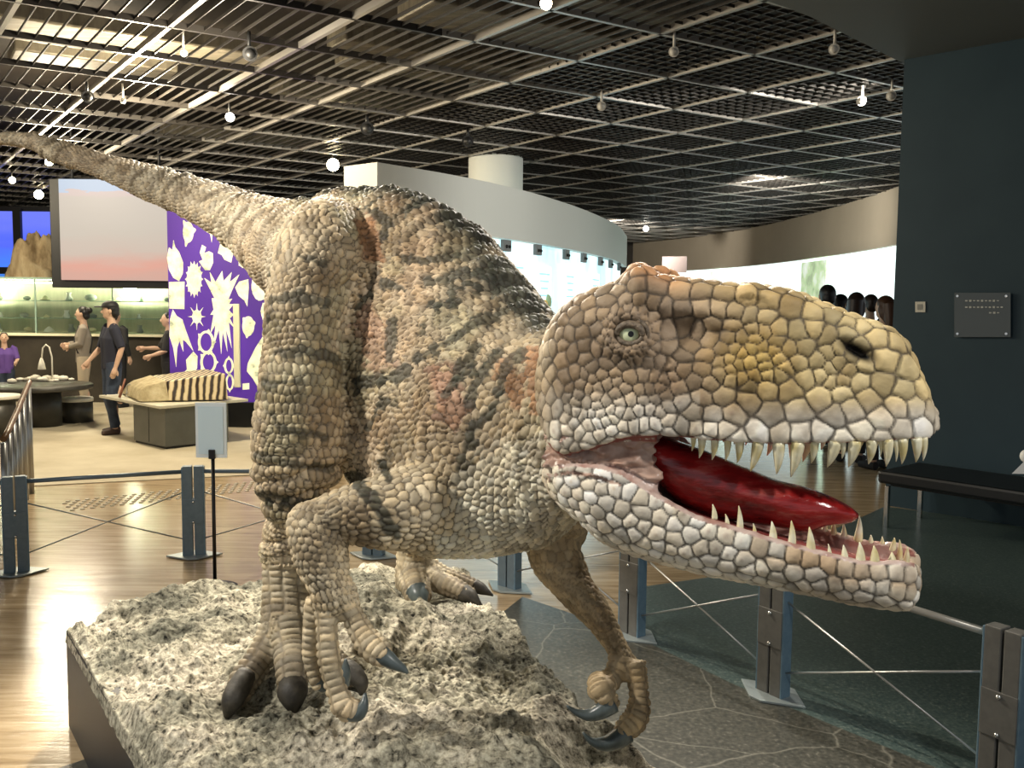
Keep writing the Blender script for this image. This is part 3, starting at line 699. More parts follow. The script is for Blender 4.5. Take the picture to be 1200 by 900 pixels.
# ---- scales elsewhere: jittered brick lattice in (s, t)
DS = {'tail': .022, 'torso': .024, 'thigh': .024, 'shank': .024, 'toe': .021, 'arm': .024, 'forearm': .019, 'finger': .019}
DT = {'tail': .020, 'torso': .026, 'thigh': .024, 'shank': .048, 'toe': .075, 'arm': .022, 'forearm': .020, 'finger': .055}
bb = np.where(~is_head)[0]
ds = np.array([DS.get(n_, .02) for n_ in names])[LIv[bb]]; dt = np.array([DT.get(n_, .02) for n_ in names])[LIv[bb]]
wv = np.stack([vnoise(V[bb]*9+i*13, 2) for i in range(2)], 1)-.5
rib = np.isin(PN[bb], ['shank', 'toe', 'finger']); jit = np.where(rib, .12, np.where(np.isin(PN[bb], ['torso', 'tail']), .40, .5))
s_ = (S[bb]+wv[:, 0]*.05*np.minimum(1, dt/.03)*np.where(rib, .10, 1))/ds; t_ = (T[bb]+wv[:, 1]*.05*np.where(rib, .2, 1))/dt
# diagonal rows on the trunk
diag = np.isin(PN[bb], ['tail', 'torso']); s_ = s_+np.where(diag, t_*.35, 0)
i0 = np.floor(s_).astype(np.int64); b1 = np.full(len(bb), 9.); b2 = np.full(len(bb), 9.); bc = np.zeros(len(bb), np.int64); bs = np.zeros(len(bb))
li_ = LIv[bb].astype(np.int64)
for di in (-1, 0, 1):
    ii = i0+di; off = np.where((ii % 2 == 0) | rib, 0., .5); j0 = np.floor(t_-off).astype(np.int64)
    for dj in (-1, 0, 1):
        jj = j0+dj
        ci = ii+.5+(_h(ii, jj, li_)-.5)*jit; cj = jj+np.where(rib, 0, off)+.5+(_h(jj, ii, li_+7)-.5)*jit
        d_ = np.hypot(s_-ci, t_-cj)
        m1 = d_ < b1; b2 = np.where(m1, b1, np.minimum(b2, d_)); bc = np.where(m1, ii*7919+jj*104729+li_*15485863, bc); bs = np.where(m1, s_-ci, bs); b1 = np.where(m1, d_, b1)
mn = np.minimum(ds, dt)
F1[bb] = b1*mn; F2[bb] = b2*mn; cid[bb] = bc; cell[bb] = mn*1.0; tilt[bb] = bs
edge = np.clip((F2-F1)/np.maximum(cell, 1e-4), 0, 1)
rnd = _h(cid, cid*0+3, cid*0+11); rnd2 = _h(cid, cid*0+23, cid*0+5); rnd3 = _h(cid, cid*0+41, cid*0+8)

# ---- displacement
amp = np.select([is_head & (HY > 505), is_head, np.isin(PN, ['shank', 'toe']), np.isin(PN, ['finger', 'forearm']), PN == 'tail'], [.0064, .0066, .0085, .0068, .0080], .0080)
prof = sstep(0.0, np.where(is_head, .27, .36), edge)*.62+.38*sstep(.1, 1.0, edge)
disp = amp*(prof-.6)*(.75+.5*rnd)
disp += np.where(np.isin(PN, ['torso', 'tail', 'thigh']), np.clip(tilt, -.6, .6)*-.0035, 0)
disp = np.where(inner, (vnoise(V*70, 2)-.5)*.004+np.where(ick, (np.abs(vnoise(V*np.array([16, 16, 34]), 3)-.5)*2-.25)*.05, 0), disp)
# larger wrinkles and folds
wr = vnoise(V*np.array([5, 5, 9]), 3)-.5
disp += np.where(is_head, 0, wr*.022)
tor = (PN == 'torso') | (PN == 'tail')
disp += np.where(tor, .010*sstep(.55, .8, vnoise(np.stack([S*26, T*4, S*0+3], 1), 2))-.004, 0)
disp += np.where((PN == 'thigh') & (HY > 535) & (HX < 420), .016*(np.abs(np.sin((HY+14*(vnoise(V*7, 2)-.5)*2+.12*(HX-350))*np.pi/27))**.6-.6)*sstep(535, 560, HY), 0)
disp += np.where(PN == 'thigh', .009*(vnoise(np.stack([S*22, T*3, S*0+9], 1), 2)-.5), 0)
# dorsal row of larger scutes
dors = np.exp(-((TH-.25)/.045)**2)*tor
disp += dors*.016*np.abs(np.sin(S*np.pi/.06))**.6*np.where(PN == 'tail', .35, 1)
# head relief
sg = np.where(side, 1.0, 0.0)
hd = np.zeros(NV)
hd += .009*gau(752, 318, 16, 12)+.010*gau(800, 334, 60, 9, .12)+.008*gau(880, 345, 55, 9, .15)
er = np.hypot(HX-736, (HY-391)*1.0)
hd += np.where(er < 60, .013*np.exp(-((er-22)/9)**2), 0)
hd -= .020*np.exp(-(er/12)**4)
hd -= .020*gau(800, 388, 42, 20, .25)+.008*gau(770, 425, 20, 25)
hd += .008*gau(885, 418, 45, 32)
hd -= .017*np.exp(-(((HX-1005)*.86+(HY-412)*.51)/21)**4-((-(HX-1005)*.51+(HY-412)*.86)/5.5)**2)
hd += .003*np.exp(-((((HX-1005)*.86+(HY-412)*.51)/30)**2+((-(HX-1005)*.51+(HY-412)*.86)/15)**2-1)**2*3)
hd += .010*gau(690, 440, 35, 60)+.006*gau(700, 590, 50, 30)
disp += np.where(is_head, hd*np.where(isk | (HY < 500), sg, 1)*np.clip(alA/.05, 0, 1), 0)
disp += np.where(isk & (HX > 860) & (HX < 900) & (HY < 350), .012*np.exp(-((HX-880)/12)**2)*np.exp(-((alA-.11)/.03)**2), 0)
disp = np.where((V[:, 0] > -.02) & (PN == 'arm'), disp*.55, disp)
V2 = V+Nn*disp[:, None]

# ---- colour of the painted skin
def c3(*a): return np.array(a)
def mixc(a, b, f): return a*(1-f[:, None])+b*f[:, None]
Cc = np.tile(c3(.50, .41, .275), (NV, 1))
lo = vnoise(V*3.2+4, 3); lo2 = vnoise(V*6.1+40, 3); hi = vnoise(V*28, 2)
Z = V[:, 2]
Cc = mixc(Cc, c3(.46, .30, .185), sstep(.54, .72, lo)*.4)
Cc = mixc(Cc, c3(.36, .35, .22), sstep(.5, .7, lo2)*.5)
# pale belly and throat
thb = np.minimum(np.abs(TH-.75), 1-np.abs(TH-.75))
Cc = mixc(Cc, c3(.74, .70, .56), np.where(PN == 'torso', sstep(.24, .06, thb)*.9, 0))
Cc = mixc(Cc, c3(.60, .52, .385), np.where(PN == 'tail', .75, 0))
# dark bands over back and flank
ban = np.sin((S*1.0+T*.28)*2*np.pi/.21+5*(vnoise(V*2.6+9, 2)-.5)*2.2)
bands = sstep(.56, .80, ban*(.55+.45*np.clip((vnoise(V*9+33, 2)-.3)*2.2, 0, 1))+(rnd2-.5)*.5)*sstep(.36, .48, vnoise(V*5+70, 2)+(rnd3-.5)*.12)
up = np.where(PN == 'torso', sstep(.13, .24, thb), 1.0)
dark = c3(.055, .06, .045)
Cc = mixc(Cc, dark, np.where(np.isin(PN, ['torso', 'thigh']), bands*up*.9, 0))
Cc = mixc(Cc, c3(.13, .10, .06), np.where(PN == 'tail', sstep(.55, .95, np.sin(S*2*np.pi/.15+6*(lo-.5))+(rnd2-.5)*.5)*.5*sstep(.45, .62, lo2+.06), 0))
Cc = mixc(Cc, dark, np.clip(dors*1.3, 0, 1)*sstep(.35, .55, vnoise(V*7+5, 2)+.12)*np.where(PN == 'tail', .3, .95))
Cc = mixc(Cc, c3(.58, .50, .35), np.where(np.isin(PN, ['arm', 'forearm', 'finger']), .55, 0))
Cc = mixc(Cc, c3(.17, .15, .11), np.where(np.isin(PN, ['arm', 'forearm']), sstep(.62, .74, vnoise(V*8+2, 2))*.4*(V[:, 0] < 0), 0))
Cc = mixc(Cc, c3(.40, .35, .25), np.where(np.isin(PN, ['shank', 'toe']), .8, 0))
Cc = mixc(Cc, c3(.12, .10, .075), np.where(PN == 'toe', sstep(.05, .2, S)*.55, 0))
leftarm = (V[:, 0] > -.02) & np.isin(PN, ['arm', 'finger'])
Cc = mixc(Cc, c3(.33, .25, .145), leftarm*.85)
# hand-painted marks on the near flank, hip and limbs; hip crease shade painted in too
facing = ((Nn*(CC-V)).sum(1) > 0) & ~is_head
qx = V-CC; dq = qx@fw; SX = 600+F*(qx@cr)/dq; SY = 450-F*(qx@cu)/dq
def stroke(pts, w, col, k, ok):
    global Cc
    D = np.full(NV, 1e3)
    for (x0, y0), (x1, y1) in zip(pts[:-1], pts[1:]):
        L2 = (x1-x0)**2+(y1-y0)**2; t = np.clip(((SX-x0)*(x1-x0)+(SY-y0)*(y1-y0))/L2, 0, 1)
        D = np.minimum(D, np.hypot(SX-x0-t*(x1-x0), SY-y0-t*(y1-y0)))
    f = sstep(1.15, .75, D/w+(rnd-.5)*.7+(vnoise(V*14+3, 2)-.5)*1.1)*k
    Cc = mixc(Cc, col, f*(facing & ok))
trunk = np.isin(PN, ['torso', 'tail']); arm_ = np.isin(PN, ['arm', 'forearm', 'torso']); leg_ = PN == 'thigh'
pink = c3(.50, .27, .19); rust = c3(.46, .23, .11)
stroke([(515, 445), (522, 478)], 20, pink, .6, trunk); stroke([(590, 430), (605, 470)], 13, rust, .6, trunk); stroke([(622, 412), (626, 480)], 9, rust, .7, trunk)
stroke([(432, 262), (437, 300)], 12, rust, .7, trunk | leg_); stroke([(430, 380), (445, 420)], 18, pink, .45, trunk)
stroke([(600, 545), (560, 600), (585, 625)], 36, c3(.72, .67, .53), .8, arm_); stroke([(520, 640), (600, 648)], 16, c3(.74, .70, .57), .8, arm_); stroke([(630, 520), (632, 610)], 18, c3(.72, .68, .56), .8, trunk)
for pts, w in (([(440, 248), (452, 262), (447, 276)], 9), ([(452, 333), (470, 337)], 8), ([(505, 357), (536, 353)], 7), ([(490, 420), (530, 394), (568, 376), (598, 362)], 9), ([(420, 449), (458, 441), (474, 433)], 8), ([(459, 376), (455, 420)], 7), ([(519, 462), (540, 432), (560, 408)], 8),
    ([(583, 460), (590, 432), (612, 412)], 7), ([(470, 300), (500, 306), (535, 300)], 7), ([(500, 330), (540, 322), (570, 328)], 8), ([(640, 400), (632, 440)], 8), ([(548, 470), (560, 440), (585, 415)], 7), ([(430, 500), (448, 470)], 6)): stroke(pts, w*.85, dark, .8, trunk)
for pts, w in (([(413, 556), (436, 586), (466, 628)], 8), ([(445, 540), (455, 560)], 5)): stroke(pts, w, dark, .9, arm_)
for pts, w in (([(322, 414), (356, 410), (392, 420)], 8), ([(318, 352), (352, 346), (380, 356)], 7), ([(304, 533), (340, 546), (388, 548)], 7), ([(318, 486), (332, 503), (380, 512)], 7), ([(312, 578), (345, 590), (380, 583)], 6), ([(350, 300), (380, 310)], 6), ([(313, 452), (350, 446)], 6)): stroke(pts, w*.8, dark, .7, leg_)
# head
hb = np.tile(c3(.355, .268, .175), (NV, 1))
hb = mixc(hb, c3(.58, .47, .25), sstep(800, 960, HX)*sstep(505, 455, HY)*.95)
hb = mixc(hb, c3(.62, .43, .13), np.clip(gau(885, 420, 42, 34)*1.2, 0, 1)*.8)
hb = mixc(hb, c3(.26, .19, .13), np.clip(gau(735, 392, 34, 34)*1.1+gau(790, 375, 50, 22, .2)+gau(775, 435, 20, 40), 0, 1)*.7)
hb = mixc(hb, c3(.55, .27, .12), np.clip(gau(770, 322, 34, 13, .3)*1.2, 0, 1)*.8)
hb = mixc(hb, c3(.50, .36, .16), np.clip(gau(890, 345, 80, 14, .15)*1.2, 0, 1)*.6)
hb = mixc(hb, c3(.78, .73, .63), sstep(462, 500, HY+np.where(HX < 820, 14, 0)+(lo-.5)*30)*.95)
hb = mixc(hb, c3(.60, .60, .55), (ijw & ~inner)*sstep(.5, .7, lo)*.6)
hb = mixc(hb, c3(.55, .40, .25), (ijw & ~inner)*sstep(22, 8, np.abs(HY-(lipL+12)))*sstep(840, 880, HX)*rnd2*.7)
hb = mixc(hb, c3(.62, .52, .36), sstep(665, 632, HX)*.6)
nost = np.exp(-(((HX-1005)*.86+(HY-412)*.51)/20)**2*1.2-((-(HX-1005)*.51+(HY-412)*.86)/6)**2)**.7
hb = mixc(hb, c3(.006, .006, .005), np.clip(nost*1.6, 0, 1)*side)
# pigment spot at the middle of the big pale scales
spot_ = sstep(.55, .95, edge)*sstep(.45, .75, rnd3)*np.where(HY > 455, 1, 0)*np.where(HX < 870, 1, .35)
hb = mixc(hb, c3(.33, .24, .2), spot_*.55)
Cc = np.where(is_head[:, None], hb, Cc)
# per-scale variation; dark paint wash between scales, deepened with painted groove shade
mott = vnoise(V*16+60, 3); mid_ = vnoise(V*7.5+90, 3)
Cc = Cc*(.66+.6*rnd)[:, None]*(.88+.24*hi)[:, None]
Cc = mixc(Cc, Cc*c3(.42, .38, .33), sstep(.52, .72, mott)*.6)
Cc = mixc(Cc, Cc*c3(.55, .48, .42), sstep(.52, .70, mid_)*.55)
Cc = mixc(Cc, np.minimum(Cc*1.35+.03, 1), sstep(.52, .38, mid_)*.45)
Cc = mixc(Cc, Cc*c3(1.08, .97, .80), rnd2*.6)
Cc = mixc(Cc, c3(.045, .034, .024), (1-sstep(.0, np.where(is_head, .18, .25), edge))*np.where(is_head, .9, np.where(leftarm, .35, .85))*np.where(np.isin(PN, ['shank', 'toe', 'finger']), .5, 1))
# inside of the mouth
gum = mixc(np.tile(c3(.54, .41, .35), (NV, 1)), c3(.36, .20, .16), sstep(.4, .7, vnoise(V*30, 3)))
gum = mixc(gum, c3(.46, .30, .22), ick*.7); gum = mixc(gum, c3(.10, .05, .04), ick*sstep(.45, .7, vnoise(V*22+7, 3))*.7)
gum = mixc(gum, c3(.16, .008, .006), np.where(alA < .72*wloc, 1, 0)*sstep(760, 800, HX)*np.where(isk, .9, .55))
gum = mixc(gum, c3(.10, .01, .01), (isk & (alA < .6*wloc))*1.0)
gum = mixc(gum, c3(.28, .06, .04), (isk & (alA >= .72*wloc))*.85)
Cc = np.where(inner[:, None], gum, Cc)
Cc = np.clip(Cc, 0, 1)

skin_me.vertices.foreach_set('co', V2.astype(np.float32).ravel())
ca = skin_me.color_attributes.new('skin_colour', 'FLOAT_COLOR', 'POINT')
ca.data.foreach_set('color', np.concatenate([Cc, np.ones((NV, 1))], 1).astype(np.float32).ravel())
wa = skin_me.attributes.new('wet', 'FLOAT', 'POINT'); wa.data.foreach_set('value', inner.astype(np.float32))
skin_me.polygons.foreach_set('use_smooth', np.ones(len(skin_me.polygons), bool)); skin_me.update()
m = mat('dinosaur_skin', rough=.6, spec=.3)
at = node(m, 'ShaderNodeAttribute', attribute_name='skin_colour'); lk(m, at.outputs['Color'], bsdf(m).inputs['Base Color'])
aw = node(m, 'ShaderNodeAttribute', attribute_name='wet'); mr = node(m, 'ShaderNodeMapRange'); mr.inputs['To Min'].default_value = .60; mr.inputs['To Max'].default_value = .28
lk(m, aw.outputs['Fac'], mr.inputs['Value']); lk(m, mr.outputs[0], bsdf(m).inputs['Roughness'])
tc = node(m, 'ShaderNodeTexCoord'); nz = node(m, 'ShaderNodeTexNoise', Scale=160.0, Detail=3.0); lk(m, tc.outputs['Object'], nz.inputs['Vector'])
bp = node(m, 'ShaderNodeBump', Strength=.25, Distance=.003); lk(m, nz.outputs[0], bp.inputs['Height']); lk(m, bp.outputs[0], bsdf(m).inputs['Normal'])
skin_o = link_mesh('body', skin_me, m, dino)

# ---- claws
m_claw = noise_mat('claw_horn', [(.3, (.035, .045, .045)), (.7, (.13, .16, .16))], 14, .32, stretch=(1, 1, .4))
m_clawd = noise_mat('dark_claw_horn', [(.3, (.014, .012, .009)), (.7, (.06, .052, .038))], 30, .6, bump=.5, bdist=.008)
def claw(pts, mm):
    K = np.array([np.concatenate([P(a, b, d), [r_*d/F]]) for a, b, d, r_ in pts]); K = catmull(K, 14)
    MB().tube([k[:3] for k in K], [max(k[3], .0012) for k in K], 14).build('claw', mm, dino)
claw([(289, 790, 2.74, 12), (280, 806, 2.70, 14), (271, 824, 2.66, 12), (266, 841, 2.65, 4)], m_clawd)
claw([(343, 804, 2.69, 17), (343, 815, 2.655, 17), (344, 828, 2.64, 10), (345, 838, 2.64, 2)], m_clawd)
claw([(406, 786, 2.75, 14), (416, 792, 2.73, 12), (424, 803, 2.71, 8), (423, 816, 2.70, 2)], m_clawd)
claw([(327, 784, 3.0, 9), (324, 794, 3.0, 6), (322, 802, 3.0, 1.5)], m_clawd)
claw([(489, 693, 3.72, 14), (492, 701, 3.69, 11), (495, 708, 3.68, 6), (496, 714, 3.68, 2)], m_claw)
claw([(544, 695, 3.77, 11), (552, 700, 3.75, 9), (559, 706, 3.74, 5), (565, 711, 3.74, 1.5)], m_clawd)
claw([(556, 686, 3.9, 8), (564, 690, 3.89, 7), (571, 694, 3.88, 4), (578, 698, 3.88, 1)], m_clawd)
claw([(444, 764, 2.37, 13), (454, 772, 2.355, 10), (464, 779, 2.35, 7), (474, 785, 2.35, 4), (478, 789, 2.35, 1.5)], m_claw)
claw([(411, 834, 2.36, 12), (420, 836, 2.35, 9), (426, 826, 2.35, 6), (428, 812, 2.36, 1.5)], m_claw)
claw([(372, 800, 2.45, 7), (380, 806, 2.45, 5), (384, 800, 2.45, 1.2)], m_claw)
claw([(402, 802, 2.6, 8), (405, 788, 2.6, 6), (405, 772, 2.6, 1.5)], m_claw)
claw([(717, 824, 2.49, 12), (706, 832, 2.48, 10), (690, 838, 2.48, 7), (676, 835, 2.48, 4), (664, 827, 2.48, 1.3)], m_claw)
claw([(734, 858, 2.51, 13), (722, 867, 2.5, 11), (706, 872, 2.5, 8), (692, 868, 2.5, 4), (683, 858, 2.5, 1.3)], m_claw)

# ---- teeth
m_tooth = mat('tooth_enamel', (.74, .68, .42), .28, spec=.5)
tc = node(m_tooth, 'ShaderNodeTexCoord'); nz = node(m_tooth, 'ShaderNodeTexNoise', Scale=30.0); lk(m_tooth, tc.outputs['Object'], nz.inputs['Vector'])
lk(m_tooth, ramp(m_tooth, nz.outputs[0], [(.35, (.62, .52, .24)), (.65, (.82, .78, .58))]), bsdf(m_tooth).inputs['Base Color'])
def tooth(base, tip, r_, bend):
    base = np.asarray(base); tip = np.asarray(tip); mid = (base+tip)/2+np.asarray(bend)
    pts = []; rad = []
    for i in range(9):
        f = i/8; p = base*(1-f)**2+2*mid*f*(1-f)+tip*f*f
        pts.append(p); rad.append(max(r_*(1-f**1.6)**.8, .0008))
    MB().tube(pts, rad, 12).build('tooth', m_tooth, dino)
UP = [(277, 20, 272, 205), (308, 30, 298, 230), (353, 30, 343, 237), (398, 28, 390, 240), (440, 34, 432, 247), (506, 44, 478, 277), (577, 46, 570, 287), (645, 50, 620, 297), (703, 32, 692, 248), (777, 46, 748, 263), (803, 22, 800, 232), (847, 46, 822, 263), (905, 38, 893, 252), (934, 15, 935, 225), (961, 38, 955, 260), (988, 17, 990, 243), (1013, 34, 1010, 252), (1062, 36, 1060, 245), (1088, 24, 1085, 240)]
for bx_, w_, tx_, ty_ in UP:
    x0 = 720+bx_/3; x1 = 720+tx_/3; y1 = 460+ty_/3; a0 = sk_w(x0)*.87
    b = PH(x0, sk_lip(x0)-1, a0); t = PH(x1, y1, a0*.95); r_ = w_/3*.5*2.0/F
    for sgn in (1, -1):
        if sgn < 0: b = b-2*((b-HQ)@HN)*HN; t = t-2*((t-HQ)@HN)*HN
        tooth(b, t, r_, HD*.004+np.array([0, 0, -.002]))
LN = [(352, 430, 345, 392, 24), (397, 455, 390, 427, 20), (441, 468, 437, 398, 28), (492, 487, 488, 460, 18), (557, 508, 553, 452, 34), (624, 520, 622, 450, 32), (690, 550, 685, 472, 38), (755, 570, 752, 532, 20), (808, 584, 805, 535, 32), (864, 590, 862, 525, 40), (914, 588, 912, 537, 38), (974, 603, 975, 560, 42)]
LF = [(640, 440, 642, 418, 14), (675, 452, 677, 430, 16), (705, 465, 707, 442, 18), (738, 473, 740, 440, 24), (770, 495, 768, 448, 28), (805, 505, 805, 458, 28), (855, 513, 862, 434, 36), (897, 540, 902, 500, 30), (937, 558, 942, 507, 32), (970, 565, 985, 510, 34), (1000, 580, 1003, 518, 26), (1022, 592, 1030, 542, 28)]
for lst, sg_ in ((LN, .82), (LF, -.82)):
    for bx_, by_, tx_, ty_, w_ in lst:
        x0 = 720+bx_/3; y0 = 460+by_/3; x1 = 720+tx_/3; y1 = 460+ty_/3
        k = sg_ if x0 < 1040 else sg_*np.interp(x0, [1040, 1062], [1, .3])
        if sg_ < 0 and x0 > 1040: k = np.interp(x0, [1040, 1062], [-.8, -.1])
        a0 = jw_w(x0)*k
        tooth(PH(x0, y0+5, a0), PH(x1, y1, a0), w_/3*.46*2.0/F, HD*.003)

# ---- tongue and inner mouth flesh
m_tong = noise_mat('wet_tongue', [(.3, (.10, .004, .005)), (.52, (.32, .016, .015)), (.70, (.52, .13, .10))], 11, .14, stretch=(.6, 1, 2.2), bump=.6, bdist=.01, spec=.7)
def flat_loft(name, keys, mm, n=46, M=28):
    R = []; K = catmull(np.array([(k[0], k[1], k[2], k[3], k[4]) for k in keys], float), n); th = np.linspace(0, 2*np.pi, M, endpoint=False)
    vs = []
    for x, yt, yb, a0, w in K:
        for q in th:
            y = (yt+yb)/2-(yb-yt)/2*math.sin(q)
            vs.append(PH(x, y, a0+w*math.cos(q)))
    fs = [(i*M+k, i*M+(k+1) % M, (i+1)*M+(k+1) % M, (i+1)*M+k) for i in range(n-1) for k in range(M)]
    b = MB().add(vs, fs, True); b.add(vs[:M], [tuple(range(M))]); b.add(vs[-M:], [tuple(range(M))])
    return b.build(name, mm, dino)
tong = flat_loft('tongue', [(762, 505, 556, 0, .10), (790, 515, 585, 0, .105), (830, 529, 606, 0, .10), (870, 546, 612, 0, .092), (910, 562, 618, 0, .082), (945, 571, 624, 0, .072), (970, 580, 616, 0, .06), (990, 590, 614, 0, .045), (1001, 597, 611, 0, .028), (1006, 602, 607, 0, .008)], m_tong)
m_flesh = noise_mat('mouth_flesh', [(.3, (.14, .012, .012)), (.7, (.42, .14, .12))], 16, .25, bump=.4, bdist=.008)
flat_loft('mouth_floor', [(770, 580, 610, 0, .13), (830, 602, 640, 0, .115), (900, 622, 660, 0, .098), (970, 640, 675, 0, .08), (1030, 655, 680, 0, .06), (1055, 660, 680, 0, .03)], m_flesh)

# ---- eyes
m_eye = mat('eye_white', (.60, .62, .36), .08, spec=.7); m_iris = mat('pale_green_iris', (.74, .80, .50), .1); m_pup = mat('black_pupil', (.004, .004, .004), .06)
def eye(c, d):
    c = np.asarray(c); d = nrm(d); r_ = .030
    e = MB().ball(c, r_, 28, 16).build('eye', m_eye, dino)
    z = nrm(d); x = nrm(np.cross([0, 0, 1], z)); y = np.cross(z, x)
    def cap(a0, a1, k):
        vs = []; fs = []; n = 32; st = 8
        for i in range(st+1):
            a = a0+(a1-a0)*i/st
            for j in range(n):
                q = 2*math.pi*j/n; vs.append(c+r_*k*(z*math.cos(a)+math.sin(a)*(x*math.cos(q)+y*math.sin(q))))
        for i in range(st):
            for j in range(n): fs.append((i*n+j, i*n+(j+1) % n, (i+1)*n+(j+1) % n, (i+1)*n+j))
        return MB().add(vs, fs, True)
    cap(.0, .62, 1.012).build('iris', m_iris, e, fix=False); cap(.0, .21, 1.025).build('pupil', m_pup, e, fix=False)
ec = PH(738, 391.5, sk_w(738)*.93-.0235)
eye(ec, (CC-ec)*1.0+HD*.18); eye(ec-2*((ec-HQ)@HN)*HN, -2*((CC-ec)@HN)*HN+(CC-ec))
m_lid = noise_mat('eyelid_skin', [(.3, (.06, .045, .03)), (.6, (.20, .15, .10)), (.8, (.32, .26, .19))], 130, .5, bump=.8, bdist=.004)
for sgn in (1, -1):
    for nm, a0, a1, rx, ry, rr in (('upper_eyelid', 168, 372, 15.0, 11.5, 4.6), ('lower_eyelid', 12, 168, 15.0, 11.5, 3.4), ('eyelid_fold', 160, 385, 21.0, 18.5, 3.2), ('eyelid_fold', 20, 165, 20.0, 17.5, 2.6)):
        pts = []; n_ = 22
        for i in range(n_+1):
            a = math.radians(a0+(a1-a0)*i/n_); p = PH(738+rx*math.cos(a), 391.5+ry*math.sin(a), sk_w(738)*.93+(.004 if rx < 18 else -.003))
            if sgn < 0: p = p-2*((p-HQ)@HN)*HN
            pts.append(p)
        MB().tube(pts, [rr*2.1/F*(.35+.65*math.sin(math.pi*(i+.6)/(n_+1.2))**.5) for i in range(n_+1)], 12).build(nm, m_lid, dino)
print('dino verts', NV, 'seeds', len(seeds))
# ------------------------------------------------------------------ barrier around the statue
m_post = noise_mat('post_grey_metal', [(.3, (.125, .175, .215)), (.7, (.16, .215, .255))], 30, .42, metal=.35)
m_postb = noise_mat('post_blue_grey_metal', [(.3, (.12, .20, .27)), (.7, (.16, .25, .32))], 30, .38, metal=.3)
m_bolt = mat('bolt_steel', (.6, .6, .58), .25, metal=1); m_plate = mat('base_plate_steel', (.34, .39, .40), .4, metal=.5)
m_rail = mat('rail_blue_grey', (.16, .21, .25), .35, metal=.4); m_cable = mat('cable_steel', (.42, .42, .40), .35, metal=.7)
m_post_warm = noise_mat('post_warm_lit_metal', [(.3, (.13, .128, .118)), (.7, (.165, .16, .148))], 30, .45, metal=.25); m_railp = mat('rail_pale_steel', (.42, .40, .35), .35, metal=.5)  # taupe copy of the blue-grey post metal: warm reflections put into its colour
BP = [np.array(v) for v in ((-3.72, 4.75), )]+[G(*q)[:2] for q in ((20, 672), (228, 652), (438, 652), (597, 690), (740, 745), (905, 815), (1170, 938))]+[np.array((2.10, 2.0))]
HPOST = .557
BL = ['slotted barrier post just outside the left edge, ending the left rail', 'blue-grey slotted barrier post in front of the metal handrail, at the left edge', 'blue-grey slotted barrier post right behind the thin sign pole', 'slotted barrier post seen beneath the chest, behind the left hind foot', 'dark slotted barrier post between chest and right-hand forearm, by the rock edge', 'slotted barrier post under the back of the jaw, beside the hanging forearm', 'slotted grey barrier post under the middle of the lower jaw', 'nearest slotted grey barrier post, at the right edge below the jaw tip', 'slotted barrier post just outside the right edge, past the nearest post']
dirs = []
for i in range(len(BP)):
    t = BP[min(i+1, len(BP)-1)]-BP[max(i-1, 0)]; dirs.append(t/np.linalg.norm(t))
def fv(p, z): return (float(p[0]), float(p[1]), z)
for i, p in enumerate(BP):
    t = dirs[i]; inn_ = np.array([-t[1], t[0]])*-1.0
    if inn_@(RC-p) < 0: inn_ = -inn_
    rz = math.atan2(t[1], t[0])
    e = empty('barrier_post', fv(p, 0), BL[i], 'barrier post', 'slotted barrier posts around the statue')
    W_ = .118; T_ = .055; g_ = .010; bw = (W_-g_)/2
    side_m = m_postb
    b = MB()
    for s in (-1, 1):
        c = p+t*s*(g_/2+bw/2)
        b.box(fv(c, HPOST/2+.008), (bw, T_, HPOST-.008), rz)
    b.build('upright', m_post_warm if i > 4 else m_post, e, bevel=.003)
    b = MB(); b.box(fv(p, .285), (W_+.001, T_+.006, .15), rz); b.build('clamp_plate', m_post_warm if i > 4 else m_post, e, bevel=.002)
    for s in (-1, 1):
        b = MB(); b.box(fv(p+t*s*(W_/2+.003), HPOST/2+.006), (.008, T_*.99, HPOST-.014), rz); b.build('side_plate', m_postb, e, bevel=.002)
    for zb in (.345, .222):
        q_ = p+inn_*(T_/2+.003)
        MB().ball(fv(q_, zb), .0085, 12, 8).build('bolt', m_bolt, e)
    po = [p-t*.165, p-t*.03+inn_*.10, p+t*.03+inn_*.10, p+t*.165, p+t*.03-inn_*.10, p-t*.03-inn_*.10]
    MB().prism([tuple(v) for v in po], 0.004, .014).build('base_plate', m_plate, e, bevel=.002)
RC_L = ['from the left edge to the handrail post', 'between handrail post and sign-pole post', 'passing behind the right hind leg', 'behind the left hind foot, under the chest', 'behind the hanging forearm', 'below the back of the jaw', 'before the dark carpet, below the jaw tip', 'right of the nearest post']
RN = ['left edge of the photo and the handrail post', 'handrail post and the sign pole post', 'sign pole post and the right hind leg', 'chest and the rock edge', 'rock edge and the hanging forearm', 'jaw hinge and the middle of the jaw', 'jaw tip and the nearest post', 'nearest post and the right frame edge']
for i in range(len(BP)-1):
    a, b = BP[i], BP[i+1]; t = (b-a)/np.linalg.norm(b-a); a_ = a+t*.064; b_ = b-t*.064
    if i == 0: a_ = a+t*.0
    r_ = MB().tube([fv(a_, .528), fv((a_+b_)/2, .528), fv(b_, .528)], .013, 12).build('barrier_rail', m_railp if i > 3 else m_rail)
    tag(r_, 'round top rail of the barrier, between '+RN[i], 'rail', 'top rails of the barrier')
    e = empty('cross_bracing', fv((a_+b_)/2, .258), 'pair of thin crossing steel cables, '+RC_L[i], 'cable', 'crossed cables of the barrier')
    MB().tube([fv(a_, .40), fv(b_, .115)], .0042, 8).build('cable', m_cable, e)
    MB().tube([fv(a_, .115), fv(b_, .40)], .0042, 8).build('cable', m_cable, e)
